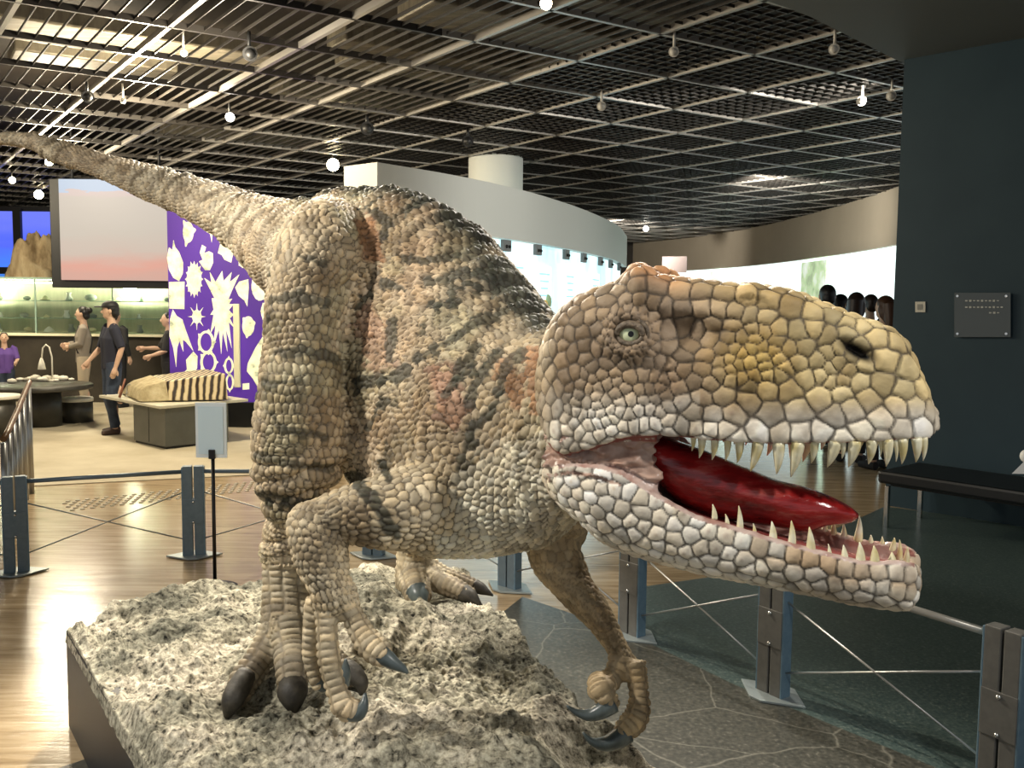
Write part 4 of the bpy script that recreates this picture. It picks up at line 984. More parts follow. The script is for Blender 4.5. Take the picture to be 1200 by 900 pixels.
# sign on a thin black pole
sp = G(252, 690); d_ = 5.2*.98
sg_ = empty('sign_stand', (sp[0], sp[1], 0), 'thin black pole holding a blank pale blue sign, behind the rock at left', 'sign stand')
dS = float((sp-CC)@fw)
def atd(px, py): return P(px, py, dS)
m_blk = mat('black_metal', (.008, .008, .009), .4)
zt = atd(252, 533)[2]
MB().tube([(sp[0], sp[1], .01), (sp[0], sp[1], zt)], .010, 12).build('pole', m_blk, sg_)
MB().lathe([(.12, 0.004), (.12, .012), (.02, .02), (.012, .05)], (sp[0], sp[1], 0), 28).build('base', m_blk, sg_)
MB().box((sp[0], sp[1]-.008, zt+.015), (.034, .03, .05)).build('clip', m_blk, sg_, bevel=.003)
m_sign = mat('pale_blue_card', (.66, .84, .96), .35); m_signe = mat('white_sign_edge', (.80, .90, .97), .3)
c0 = atd(234.5, 534); c1 = atd(271, 470)
cx = (c0[0]+c1[0])/2; cz = (c0[2]+c1[2])/2; sw = c1[0]-c0[0]; sh = c1[2]-c0[2]
bd_ = MB().box((cx, sp[1]-.002, cz), (sw, .012, sh)).build('sign_board', m_signe, sg_, bevel=.002)
MB().box((cx, sp[1]-.010, cz), (sw*.80, .006, sh*.86)).build('sign_sheet', m_sign, bd_)

# metal balusters with a wooden handrail behind the left post
hr = empty('handrail', tuple(G(22, 598)), 'short run of metal balusters under a sloping wooden handrail, at the left edge', 'handrail')
m_tube = mat('baluster_steel', (.40, .41, .40), .3, metal=.7); m_wood = noise_mat('handrail_wood', [(.3, (.09, .045, .02)), (.7, (.22, .12, .05))], 8, .35, stretch=(6, 1, 1))
tops = []
for px, py, pb, d in ((33, 453, 597, 7.5), (26.5, 468, 602, 7.25), (21, 482, 606, 7.0), (15.5, 494, 610, 6.8), (10, 506, 615, 6.6), (4, 517, 620, 6.4)):
    g = P(px, py, d); MB().tube([(g[0], g[1], .0), (g[0], g[1], g[2]-.01)], .022, 14).build('baluster', m_tube, hr); tops.append(g)
tops = [tops[0]+(tops[0]-tops[1])*.25]+tops
MB().tube([t_+np.array([0, 0, .012]) for t_ in tops], .02, 12).build('handrail_grip', m_wood, hr)
# ------------------------------------------------------------------ the hall behind
# ---- ceiling spotlights
m_house = mat('spotlight_black', (.02, .02, .02), .4); m_lit = mat('lit_lens', (1, .95, .8), .3, emit=(1, .84, .52), estr=40.0); m_litw = mat('lit_white_lens', (1, 1, 1), .3, emit=(1, .95, .85), estr=14.0); m_off = mat('white_housing', (.55, .53, .48), .4)
SPOTS = [(390, 193, 12.5, 1, 1.35, 'glaring warm spotlight beside the top of the white curved wall'), (45, 228, 13.0, 1, 1.25, 'glaring warm spotlight above the blue screen, left of the hanging picture screen'),
  (14, 211, 14.5, 1, .8, 'small glaring spotlight at the left edge under the tail tip'), (57, 190, 13.5, 1, .8, 'small lit spotlight just below the thin tail'),
  (640, 3, 6.6, 1, .6, 'warm lit spotlight at the top edge of the photo'), (269, 137, 9.5, 2, .9, 'white lit spotlight hanging above the middle of the tail'), (757, 268, 19, 2, 1.3, 'lone lit spotlight right of the curved white wall'),
  (102, 113, 8.5, 0, 1.0, 'unlit black spotlight hanging above the left part of the tail'), (292, 62, 7.4, 0, 1.0, 'unlit dark spotlight with white bracket near the long runner, upper left'), (705, 124, 9.5, 3, .8, 'pair-like pale spotlight in the middle of the ceiling'),
  (548, 165, 11.5, 0, 1.2, 'unlit spotlight above the white column'), (430, 150, 10.5, 0, 1.3, 'unlit spotlight on the track above the sacrum'), (790, 60, 7.2, 3, .7, 'slender pale spotlight among the runners, upper right of centre'),
  (1010, 118, 8.2, 3, .8, 'pale tilted spotlight beside the dark wall, lower of two'), (1045, 112, 8.2, 3, .8, 'pale spotlight closest to the dark wall'), (978, 57, 7, 3, .7, 'pale spotlight under the dark soffit edge'),
  (215, 62, 7.2, 3, .5, 'tiny pale spotlight in the upper left ceiling'), (144, 118, 8.6, 3, .5, 'tiny pale spotlight right of the unlit black one')]
for px, py, d, kind, sc, lab in SPOTS:
    p = G(px, py, 3.46); top = 3.62
    e = empty('ceiling_spotlight', (p[0], p[1], p[2]), lab, 'spotlight', 'spotlights on the ceiling')
    hm = m_house if kind != 3 else m_off
    aim = nrm(CC+np.array([0, 2.0, 0])-p)
    b0 = p-aim*.09*sc; b1 = p+aim*.07*sc
    MB().tube([b0, b0+aim*.02*sc, p, b1], [.032*sc, .045*sc, .05*sc, .056*sc], 18).build('housing', hm, e)
    MB().tube([(p[0], p[1], p[2]+.03), (p[0], p[1], top)], .010*sc+.004, 8).build('stem', hm, e)
    lens = {0: m_house, 1: m_lit, 2: m_litw, 3: m_off}[kind]
    rr = .050*sc*(1.25 if kind == 1 else 1.0)
    MB().ball(b1+aim*.004, rr if kind in (1, 2) else rr*.8, 16, 10).build('lens', lens, e)

# ---- hanging picture screen, blue video screen
def seth(z): return z
dS_ = 13.2
def rect_on(px0, py0, px1, py1, d): return P(px0, py0, d), P(px1, py1, d)
a, b = rect_on(69.5, 210, 197, 329, dS_)
sc_ = empty('projection_screen', ((a[0]+b[0])/2, a[1], b[2]), 'large hanging screen showing a grey sky over a pink cloud bank', 'screen')
m_frame = mat('black_frame', (.006, .006, .006), .4)
w_, h_ = b[0]-a[0], a[2]-b[2]; cxx, czz = (a[0]+b[0])/2, (a[2]+b[2])/2
MB().box((cxx-.06, a[1]+.05, czz-.05), (w_+.20, .06, h_+.12)).build('frame', m_frame, sc_, bevel=.01)
MB().tube([(cxx-w_*.4, a[1]+.05, a[2]), (cxx-w_*.4, a[1]+.05, 4.6)], .02, 8).build('hanger', m_frame, sc_)
MB().tube([(cxx+w_*.4, a[1]+.05, a[2]), (cxx+w_*.4, a[1]+.05, 4.6)], .02, 8).build('hanger', m_frame, sc_)
def sky_screen(name, z0, z1, stops, strength, nscale=(1, 1, 5), amp=.25):
    m = mat(name, (.01, .01, .01), .6, spec=.1); tc = node(m, 'ShaderNodeTexCoord'); sp_ = node(m, 'ShaderNodeSeparateXYZ'); lk(m, tc.outputs['Object'], sp_.inputs[0])
    mr = node(m, 'ShaderNodeMapRange'); mr.inputs['From Min'].default_value = z0; mr.inputs['From Max'].default_value = z1; lk(m, sp_.outputs['Z'], mr.inputs['Value'])
    mp = node(m, 'ShaderNodeMapping'); mp.inputs['Scale'].default_value = nscale; lk(m, tc.outputs['Object'], mp.inputs[0])
    nz = node(m, 'ShaderNodeTexNoise', Scale=1.3, Detail=6.0); lk(m, mp.outputs[0], nz.inputs['Vector'])
    ma = node(m, 'ShaderNodeMath', operation='MULTIPLY_ADD'); ma.inputs[1].default_value = amp; lk(m, nz.outputs[0], ma.inputs[0]); lk(m, mr.outputs[0], ma.inputs[2])
    lk(m, ramp(m, ma.outputs[0], stops), bsdf(m).inputs['Emission Color']); bsdf(m).inputs['Emission Strength'].default_value = strength
    return m
m_sky = sky_screen('screen_picture', b[2], a[2], [(.10, (.62, .40, .33)), (.26, (.74, .38, .30)), (.42, (.62, .50, .42)), (.6, (.60, .53, .45)), (.95, (.62, .55, .48)), (1.12, (.68, .54, .52)), (1.2, (.5, .6, .75))], .74)
MB().box((cxx, a[1]-.004, czz), (w_, .05, h_)).build('picture', m_sky, sc_)
a, b = rect_on(-60, 247, 62, 345, 18.0)
vs_ = empty('video_screen', ((a[0]+b[0])/2, a[1], b[2]), 'bright blue screen wall with black bars at the far left', 'screen')
m_blue = sky_screen('blue_picture', b[2], a[2], [(.05, (.05, .18, .30)), (.3, (.05, .20, .60)), (.5, (.06, .20, .90)), (.75, (.08, .13, .85)), (1.1, (.14, .18, .80))], .90)
w_, h_ = b[0]-a[0], a[2]-b[2]; cxx, czz = (a[0]+b[0])/2, (a[2]+b[2])/2
MB().box((cxx, a[1], czz), (w_, .05, h_)).build('picture', m_blue, vs_)
for u_ in (20, -25): q_ = P(u_, 290, 17.95); MB().box((q_[0], a[1]-.06, czz), (.15, .08, h_+.1)).build('bar', m_frame, vs_)
q_ = P(20, 317, 17.95); MB().box((cxx, a[1]-.06, q_[2]), (w_, .08, .13)).build('bar', m_frame, vs_)
MB().box((cxx, a[1]+.06, czz), (w_+.2, .06, h_+.2)).build('frame', m_frame, vs_)
for s_ in (-.45, .45): MB().box((cxx+s_*w_, a[1]+.14, (czz+h_/2)/2), (.12, .1, czz+h_/2)).build('support', m_frame, vs_)

# ---- purple lightbox with pale microfossil figures
dP = float((G(195, 522)-CC)@fw)
def pp(px, py, off=0.0):
    v = P(px, py, 1.0)-CC; y0 = 11.6-off; return CC+v*(y0/v[1])
tl = pp(195, 237); br = pp(372, 506)
pur = empty('purple_panel', ((tl[0]+br[0])/2, tl[1], 0), 'tall purple backlit panel covered with pale magnified microfossil figures, behind the tail', 'display panel')
m_pur = mat('purple_panel', (.10, .03, .30), .5); tc = node(m_pur, 'ShaderNodeTexCoord')
nz = node(m_pur, 'ShaderNodeTexNoise', Scale=.8, Detail=1.0); lk(m_pur, tc.outputs['Object'], nz.inputs['Vector'])
lk(m_pur, ramp(m_pur, nz.outputs[0], [(.35, (.035, .012, .13)), (.65, (.12, .035, .36))]), bsdf(m_pur).inputs['Emission Color']); bsdf(m_pur).inputs['Emission Strength'].default_value = .62; bsdf(m_pur).inputs['Base Color'].default_value = (.04, .012, .12, 1)
MB().box(((tl[0]+br[0])/2, tl[1]+.06, (tl[2]+.32)/2), (br[0]-tl[0], .12, tl[2]-.32)).build('board', m_pur, pur, bevel=.006)
MB().box(((tl[0]+br[0])/2, tl[1]+.05, .16), (br[0]-tl[0], .16, .32)).build('plinth', m_frame, pur, bevel=.006)
m_cream = noise_mat('cream_figure', [(.32, (.30, .34, .22)), (.42, (.62, .60, .38)), (.6, (.74, .72, .52))], 9, .5)
lk(m_cream, bsdf(m_cream).inputs['Base Color'].links[0].from_socket, bsdf(m_cream).inputs['Emission Color']); bsdf(m_cream).inputs['Emission Strength'].default_value = .5
def fig(pts):
    P3 = [pp(180+x/3.6, 230+y/3.6, .001) for x, y in pts]
    MB().slab(P3, (0, -1, 0), .012).build('microfossil_figure', m_cream, pur)
def radial(cx, cy, rx, ry, n, spike, rot=0, jag=0.0, m=64):
    out = []
    for i in range(m):
        q = 2*math.pi*i/m; k = 1+spike*max(0, math.cos(n*q+rot))**6+jag*(random.random()-.5)
        x = math.cos(q)*rx*k; y = math.sin(q)*ry*k; out.append((cx+x, cy+y))
    return out
fig(radial(147, 152, 22, 44, 3, .5, .5)); fig([(200, 118), (222, 135), (240, 132), (258, 140), (250, 152), (246, 195), (240, 160), (222, 150)])
fig([(85, 185), (92, 215), (108, 235), (125, 280), (124, 325), (108, 358), (85, 345), (66, 310), (58, 260), (66, 215), (80, 228)])
fig([(205, 205), (222, 215), (214, 240), (234, 232), (250, 240), (252, 280), (238, 312), (218, 312), (192, 275), (208, 268), (196, 238)])
fig([(290, 170), (345, 200), (328, 280), (300, 268), (288, 248), (272, 240)]); fig(radial(382, 262, 24, 42, 5, .18, .3, .1)); fig(radial(172, 350, 31, 64, 16, .22, 0, .08))
fig([(66, 362), (131, 360), (130, 476), (68, 474)])
hg = [(215, 345), (245, 365), (238, 320), (262, 362), (290, 315), (296, 358), (330, 320), (322, 362), (362, 330), (330, 400), (316, 435), (332, 432), (318, 455), (338, 455), (318, 480), (338, 500), (322, 515), (345, 560), (318, 530), (330, 640), (306, 560), (312, 655), (292, 570), (286, 665), (276, 560), (252, 640), (262, 540), (240, 580), (254, 500), (240, 500), (254, 478), (246, 430), (258, 430), (240, 395)]
fig(hg); fig([(345, 385), (362, 360), (400, 350), (402, 385), (396, 465), (384, 440), (360, 420)]); fig(radial(450, 378, 36, 62, 1, 0, 0, .04))
fig([(82, 478), (98, 505), (122, 520), (138, 570), (168, 652), (138, 615), (124, 604), (126, 655), (110, 610), (100, 640), (96, 720), (84, 640), (68, 590), (70, 520)])
fig(radial(183, 508, 19, 28, 8, 1.0)); fig([(168, 655), (186, 675), (184, 725), (170, 750), (150, 742), (128, 760), (120, 752), (142, 730), (138, 690)])
fig(radial(400, 548, 25, 42, 3, .25, .9)); fig([(462, 590), (480, 610), (474, 720), (440, 805), (420, 770), (394, 738), (398, 705), (430, 640)]); fig(radial(470, 485, 16, 36, 6, .15))
fig([(376, 790), (404, 788), (404, 814), (376, 816)])
def ringfig(cx, cy, rx, ry, w, n):
    mb_ = MB(); N_ = 48; P3 = []
    for i in range(N_):
        q = 2*math.pi*i/N_; k = 1+.25*max(0, math.cos(n*q))**8
        o1 = pp(180+(cx+rx*k*math.cos(q))/3.6, 230+(cy+ry*k*math.sin(q))/3.6, .001); o2 = pp(180+(cx+(rx-w)*math.cos(q))/3.6, 230+(cy+(ry-w)*math.sin(q))/3.6, .001)
        P3.append((o1, o2))
    vs = []
    for o1, o2 in P3: vs += [o1, o2, o1+np.array([0, -.012, 0]), o2+np.array([0, -.012, 0])]
    fs = []
    for i in range(N_):
        a_ = 4*i; b_ = 4*((i+1) % N_); fs += [(a_, b_, b_+2, a_+2), (a_+2, b_+2, b_+3, a_+3), (a_+3, b_+3, b_+1, a_+1), (a_+1, b_+1, b_, a_)]
    mb_.add(vs, fs).build('microfossil_figure', m_cream, pur)
ringfig(222, 615, 34, 48, 10, 5); ringfig(232, 700, 34, 46, 10, 5); ringfig(318, 715, 20, 34, 8, 4); ringfig(322, 785, 18, 34, 8, 4)
p0 = pp(277, 356, .03); p1 = pp(277, 454, .03)
(MB().box((p0[0], p0[1], (p0[2]+p1[2])/2), (.075, .05, p0[2]-p1[2])).build('light_bar', mat('cream_post', (.75, .72, .52), .5), pur, bevel=.008))

# ---- table with the banded stone block
ft = [G(157, 519), G(194, 527.5), G(268, 519)]; fb = ft[0]+ft[2]-ft[1]
tz = P(187, 476, float((ft[1]-CC)@fw)*.985)[2]
tp = [G(116, 463, tz), G(187, 476, tz), G(291, 467.5, tz)]; tp.append(tp[0]+tp[2]-tp[1])
tb = empty('exhibit_table', tuple((ft[0]+ft[2])/2), 'low display table with grey box base and cream top, carrying the banded stone', 'table')
m_cab = noise_mat('grey_green_cabinet', [(.3, (.10, .10, .085)), (.7, (.14, .14, .12))], 3, .45); m_ctop = mat('cream_table_top', (.60, .56, .44), .4)
MB().prism([tuple(p[:2]) for p in (ft[0], ft[1], ft[2], fb)], .03, tz-.03).build('cabinet', m_cab, tb, bevel=.006)
MB().prism([tuple((p*.96+(ft[0]+ft[2])*.5*.04)[:2]) for p in (ft[0], ft[1], ft[2], fb)], 0, .03).build('kick_base', m_frame, tb)
MB().prism([tuple(p[:2]) for p in tp], tz-.03, tz).build('table_top', m_ctop, tb, bevel=.004)
for p, q in ((ft[0], ft[1]), (ft[1], ft[2])):
    MB().box(tuple((p*.5+q*.5)[:2])+(tz/2,), (.006, .006, tz-.1)).build('panel_seam', m_frame, tb)
def tpz(px, py): return G(px, py, tz)
l0 = tpz(168, 463); l1 = tpz(187, 471.5); l2 = tpz(267, 470); l3 = l0+(l2-l1)*.95
hL, hR = .20, .285
stn = empty('banded_stone', tuple((l1+l2)/2), 'long stone block with brown and cream bands, lying on the low display table', 'stone specimen')
m_band = mat('banded_stone', rough=.45); tc = node(m_band, 'ShaderNodeTexCoord'); wv_ = node(m_band, 'ShaderNodeTexWave', wave_type='BANDS', bands_direction='X', Scale=4.4, Distortion=2.6, Detail=3.0); wv_.inputs['Detail Scale'].default_value = 1.2
lk(m_band, tc.outputs['Object'], wv_.inputs['Vector'])
lk(m_band, ramp(m_band, wv_.outputs[0], [(.1, (.02, .012, .006)), (.4, (.16, .10, .05)), (.55, (.50, .40, .22)), (.9, (.62, .52, .32))]), bsdf(m_band).inputs['Base Color'])
m_rough = noise_mat('rough_stone_rind', [(.3, (.28, .22, .11)), (.6, (.50, .42, .25)), (.8, (.60, .54, .36))], 9, .8, bump=.6, bdist=.03)
def stone(name, qs, m, jit):
    # qs: list of 4-point stations (bottom front, bottom back, top back, top front)
    n = len(qs); vs = [tuple(np.asarray(v)+jit*(rng.random(3)-.5)*np.array([1, 1, .6])) for q_ in qs for v in q_]
    fs = [(i*4+k, i*4+(k+1) % 4, i*4+4+(k+1) % 4, i*4+4+k) for i in range(n-1) for k in range(4)]+[(0, 1, 2, 3), tuple(4*(n-1)+k for k in (3, 2, 1, 0))]
    return MB().add(vs, fs).build(name, m, stn, bevel=.01)
def station(f, h):
    fr = l1+(l2-l1)*f+np.array([0, 0, .012]); bk = fr+(l0-l1)*1.2; up_ = np.array([0, 0, h]); return [fr, bk, bk*.85+fr*.15+up_, fr*.93+bk*.07+up_]
stone('banded_face', [station(f, hL+(hR-hL)*f) for f in np.linspace(0.13, 1, 10)], m_band, .012)
stone('rough_end', [station(f, h) for f, h in ((-.30, .02), (-.24, .12), (-.14, .165), (0.0, .19), (.13, .215))], m_rough, .02)
g0 = tpz(154, 464.5)
lp = empty('hand_lens', tuple(g0), 'small steel-framed magnifier standing left of the banded stone', 'magnifier')
m_steel = mat('brushed_steel', (.5, .5, .47), .3, metal=.9)
MB().lathe([(.055, 0), (.06, .01), (.058, .05), (.05, .06)], tuple(g0), 20).build('foot', m_steel, lp)
MB().tube([(g0[0]-.05, g0[1], g0[2]+.05), (g0[0]-.05, g0[1], g0[2]+.12), (g0[0]-.035, g0[1], g0[2]+.135), (g0[0]+.035, g0[1], g0[2]+.135), (g0[0]+.05, g0[1], g0[2]+.12), (g0[0]+.05, g0[1], g0[2]+.05)], .008, 8).build('handle', m_steel, lp)
q0 = tpz(140, 467); q1 = q0+np.array([.06, .02, .22])
tag(MB().tube([q0+np.array([0, 0, .012]), q0*.5+q1*.5, q1], [.016, .012, .010], 8).build('probe', mat('red_brown_handle', (.25, .10, .06), .5)), 'short red-brown handle standing on the left corner of the stone table', 'tool')
tag(MB().box(tuple(tpz(133, 463)+np.array([0, 0, .004])), (.14, .09, .006), .5).build('label_card', mat('white_card', (.8, .78, .7), .6)), 'white card lying on the stone table, left of the magnifier', 'card')

# ---- round tables, stool and small exhibits
m_tdark = noise_mat('dark_table', [(.3, (.03, .028, .022)), (.7, (.06, .056, .045))], 4, .4); m_wtop = mat('white_disc', (.75, .72, .62), .4)
g = G(46, 503); dT = float((g-CC)@fw); tz1 = P(46, 452, dT)[2]; R1 = 58*dT/F
ctr = g+np.array([-.12, .28, 0])
rt = empty('round_table', (ctr[0], ctr[1], 0), 'large dark round table covered with small pale specimens, left of the walking man', 'table')
MB().lathe([(R1, tz1-.06), (R1+.01, tz1-.05), (R1+.01, tz1-.01), (R1-.01, tz1), (0, tz1)], (ctr[0], ctr[1], 0), 48).build('table_top', m_tdark, rt)
MB().lathe([(.20, 0), (.20, tz1-.06)], (ctr[0]+.05, ctr[1], 0), 40).build('pedestal', m_tdark, rt)
spn = ['white lump', 'pale shard', 'round white pebble', 'grey-white shell', 'flat cream flake', 'white cluster', 'small cream dish']
m_sp = [mat('pale_specimen', c_, .5) for c_ in ((.75, .72, .62), (.55, .52, .44), (.35, .32, .26))]
spots_ = [(3, 444), (10, 438), (18, 446), (25, 441), (32, 447), (41, 446), (50, 447), (58, 445), (66, 441), (73, 444), (80, 442), (88, 441), (93, 443), (66, 447), (14, 449), (84, 446)]
for i, (px, py) in enumerate(spots_):
    q = G(px, py, tz1); q = ctr+(q-ctr)*min(1, R1*.93/np.linalg.norm((q-ctr)[:2])); q[2] = tz1
    r_ = random.uniform(.035, .07); b_ = MB(); b_.ball((0, 0, 0), (r_, r_*random.uniform(.6, 1), r_*random.uniform(.35, .7)), 12, 8)
    b_.v = [tuple(np.array(v)*(1+.25*(random.random()-.5))+q+np.array([0, 0, r_*.45])) for v in b_.v]
    tag(b_.build('specimen', m_sp[[0, 0, 1, 0, 2, 1][i % 6]]), 'small pale specimen lying on the large round table', 'specimen', 'pale specimens on the round table')
q = G(63, 446, tz1); q = ctr+(q-ctr)*min(1, R1*.8/np.linalg.norm((q-ctr)[:2])); q[2] = tz1
lm = empty('table_lamp', tuple(q), 'thin white arched lamp with pointed shade on the round table', 'lamp')
k_ = dT/F
MB().tube([q+np.array([0, 0, .0]), q+np.array([0, 0, 30*k_]), q+np.array([-3*k_, 0, 42*k_]), q+np.array([-7*k_, 0, 45*k_]), q+np.array([-11*k_, 0, 41*k_]), q+np.array([-13*k_, 0, 25*k_])], .010, 8).build('stem', m_wtop, lm)
MB().lathe([(.05, -.06), (.035, .02), (.012, .09)], tuple(q+np.array([-13*k_, 0, 20*k_])), 14).build('shade', m_wtop, lm)
MB().lathe([(.06, 0), (.06, .012), (.02, .02)], tuple(q), 18).build('base', m_wtop, lm)
g = G(82, 497); ds_ = float((g-CC)@fw); rs = 18.5*ds_/F; hz = P(82, 467, ds_)[2]
so = empty('round_stool', (g[0], g[1]+rs, 0), 'squat dark round stool with a white seat, between round table and walking man', 'stool')
MB().lathe([(rs*.96, 0), (rs*.96, hz-.05)], (g[0], g[1]+rs, 0), 36).build('drum', m_tdark, so)
MB().lathe([(rs, hz-.05), (rs, hz-.01), (rs*.96, hz), (0, hz)], (g[0], g[1]+rs, 0), 36).build('seat', m_wtop, so)
g = G(-14, 516); ds_ = float((g-CC)@fw); hz = P(0, 464, ds_)[2]; rs = 28*ds_/F
so = empty('round_table', (g[0], g[1]+rs*.6, 0), 'white-topped round table cut off by the left edge, above the handrail', 'table')
MB().lathe([(rs*.8, 0), (rs*.8, hz-.04)], (g[0], g[1]+rs*.6, 0), 36).build('drum', m_tdark, so)
MB().lathe([(rs, hz-.04), (rs, hz-.01), (rs*.97, hz), (0, hz)], (g[0], g[1]+rs*.6, 0), 36).build('table_top', m_wtop, so)

# ---- long glass showcase
yC = 14.3; x0, x1 = -9.6, -4.9
cs_ = empty('glass_showcase', ((x0+x1)/2, yC+.5, 0), 'long glass showcase with lit shelves and dark base behind the round tables', 'showcase')
zb = 1.02; zt = 1.86
m_case = noise_mat('showcase_base', [(.3, (.022, .018, .012)), (.7, (.05, .042, .03))], 2, .4); m_deck = mat('cream_deck', (.85, .80, .58), .4)
MB().box(((x0+x1)/2, yC+.5, zb/2), (x1-x0, 1.0, zb)).build('base', m_case, cs_, bevel=.02)
MB().box(((x0+x1)/2, yC+.45, zb+.02), (x1-x0+.1, 1.1, .04)).build('deck', m_deck, cs_, bevel=.005)
m_glass = mat('clear_glass', (.92, .97, .93), .03, trans=1.0, ior=1.12)
m_edge = mat('glass_edge', (.30, .42, .34), .2)
npan = 4
for i in range(npan):
    xa = x0+(x1-x0)*i/npan; xb = x0+(x1-x0)*(i+1)/npan
    MB().box(((xa+xb)/2, yC+.02, (zb+zt)/2+.02), (xb-xa-.02, .012, zt-zb)).build('glass_pane', m_glass, cs_)
    MB().box((xb-.01, yC+.02, (zb+zt)/2+.02), (.018, .02, zt-zb)).build('pane_edge', m_edge, cs_)
MB().box(((x0+x1)/2, yC+.5, zt+.03), (x1-x0, 1.0, .03)).build('lid', m_edge, cs_, bevel=.004)
MB().box(((x0+x1)/2, yC+.99, (zb+zt)/2), (x1-x0, .03, zt-zb)).build('back_panel', noise_mat('showcase_back', [(.3, (.30, .32, .22)), (.7, (.60, .58, .42))], 1.2, .5, stretch=(3, 1, .4)), cs_)
m_tubel = mat('showcase_lamp', (1, 1, .9), .3, emit=(1, .93, .70), estr=7.0)
MB().box(((x0+x1)/2, yC+.86, zt-.02), (x1-x0-.2, .05, .03)).build('lamp_strip', m_tubel, cs_)
for zz in (1.28, 1.55): MB().box(((x0+x1)/2, yC+.62, zz), (x1-x0-.1, .5, .012)).build('glass_shelf', m_edge, cs_)
m_it = [mat('white_exhibit', (.85, .85, .78), .4), mat('grey_exhibit', (.4, .42, .36), .5), mat('cream_exhibit', (.75, .68, .45), .5)]
for zz in (zb+.04, 1.286, 1.556):
    for i in range(11):
        xx = x0+.3+(x1-x0-.6)*(i+.5*random.random())/11; r_ = random.uniform(.04, .075)
        b_ = MB()
        if i % 3 == 0: b_.lathe([(r_*.6, 0), (r_*.8, r_*.4), (r_*.4, r_*1.2), (r_*.55, r_*1.7), (r_*.5, r_*1.75)], (xx, yC+.55, zz), 14)
        elif i % 3 == 1: b_.ball((xx, yC+.55, zz+r_*.74), (r_*1.3, r_, r_*.72), 14, 8)
        else: b_.lathe([(r_, 0), (r_*1.1, .01), (r_*.9, r_*.5), (r_*.3, r_*1.1), (0, r_*1.2)], (xx, yC+.55, zz), 10)
        tag(b_.build('exhibit', m_it[(i+int(zz*10)) % 3]), 'small pale exhibit on a shelf inside the long glass showcase', 'exhibit', 'exhibits in the glass showcase')
point('showcase_light', ((x0+x1)/2-1.2, yC+.6, zt-.1), 30, (1, .93, .7), .1); point('showcase_light', ((x0+x1)/2+1.2, yC+.6, zt-.1), 30, (1, .93, .7), .1)

# ---- thatched diorama and rocky outcrop behind the showcase
m_thatch = noise_mat('brown_thatch', [(.3, (.05, .035, .018)), (.7, (.22, .16, .09))], 6, .85, stretch=(9, 2, 1.2), bump=.5, bdist=.04)
th0 = P(72, 345, 17.2); th1 = P(215, 345, 17.2); zr = P(120, 327, 17.2)[2]
td = empty('thatched_hut', ((th0[0]+th1[0])/2, th0[1], 0), 'brown thatched hut roof behind the showcase, under the hanging screen', 'hut')
vs = []; nS = 60
for i in range(nS+1):
    f = i/nS; x = th0[0]+(th1[0]-th0[0])*f; j1, j2 = random.uniform(-.06, .06), random.uniform(-.05, .05)
    vs += [(x, th0[1]-.2, th0[2]-.05+j1), (x, th0[1]+.5, zr+.55+j2), (x, th0[1]+1.2, th0[2]-.05), (x, th0[1]+.5, th0[2]-.1)]
fs = [(i*4+k, i*4+(k+1) % 4, i*4+4+(k+1) % 4, i*4+4+k) for i in range(nS) for k in range(4)]+[(0, 1, 2, 3), (4*nS+3, 4*nS+2, 4*nS+1, 4*nS)]
MB().add(vs, fs).build('thatch_roof', m_thatch, td)
for f in (.05, .35, .65, .95):
    x = th0[0]+(th1[0]-th0[0])*f; MB().tube([(x, th0[1]+.5, 0), (x, th0[1]+.5, th0[2])], .06, 10).build('wall_post', m_thatch, td)
c_ = P(49, 345, 15.75)
b_ = MB(); b_.ball((0, 0, 0), (.42, .38, 1.0), 60, 50)
b_.v = [tuple(np.array(v)*(1+1.1*(vnoise(np.array([v])*np.array([4.5, 4.5, 1.6])+5, 4)[0]-.5))*np.array([1+.4*max(0, -v[2]), 1, 1])+np.array([c_[0], c_[1], 1.75])) for v in b_.v]
oc = tag(b_.build('rock_outcrop', noise_mat('tan_rock', [(.3, (.14, .09, .04)), (.5, (.40, .30, .17)), (.75, (.66, .55, .36))], 3, .8, stretch=(1.5, 1.5, .5), bump=.6, bdist=.06)), 'rugged tan rock pinnacle left of the hanging screen, behind the showcase', 'rock')
MB().lathe([(.3, 0), (.35, .4), (.28, 1.0)], (c_[0], c_[1], 0), 16).build('pedestal', m_case, oc)

# ---- labels and clips of the white drum's backlit band, wall sign
m_clip = mat('grey_clip', (.16, .17, .17), .5); m_sheet = mat('printed_sheet', (.7, .8, .8), .5, emit=(.86, .98, .98), estr=.95); m_ink = mat('faint_ink', (.2, .4, .5), .6, emit=(.40, .68, .76), estr=.8)
def arc_at(px, off):
    T_ = np.gradient(K, axis=0); best = None
    for i in range(len(K)):
        x, _ = proj((K[i][0], K[i][1], 2.0)); best = (abs(x-px), i) if best is None or abs(x-px) < best[0] else best
    i = best[1]; t = T_[i]/np.linalg.norm(T_[i]); n = np.array([t[1], -t[0]]); return K[i], t, n
ordn = ['first', 'second', 'third', 'fourth', 'fifth', 'sixth', 'seventh']
for j, px in enumerate((592, 632, 662, 685, 702, 714, 725)):
    k_, t, n = arc_at(px, 0); c = k_+n*.0; rz = math.atan2(t[1], t[0])
    o = empty('panel_clip', (c[0], c[1], 2.24), ordn[j]+' grey clip from the left, at the top of the drum\'s glowing band', 'clip', 'clips along the glowing band')
    MB().box((c[0], c[1], 2.23), (.17, .05, .13), rz).build('clip_plate', m_clip, o, bevel=.006)
    for s_ in (-.035, .035): MB().ball((c[0]+n[0]*.03+t[0]*s_, c[1]+n[1]*.03+t[1]*s_, 2.22), .02, 10, 6).build('screw_head', m_frame, o)
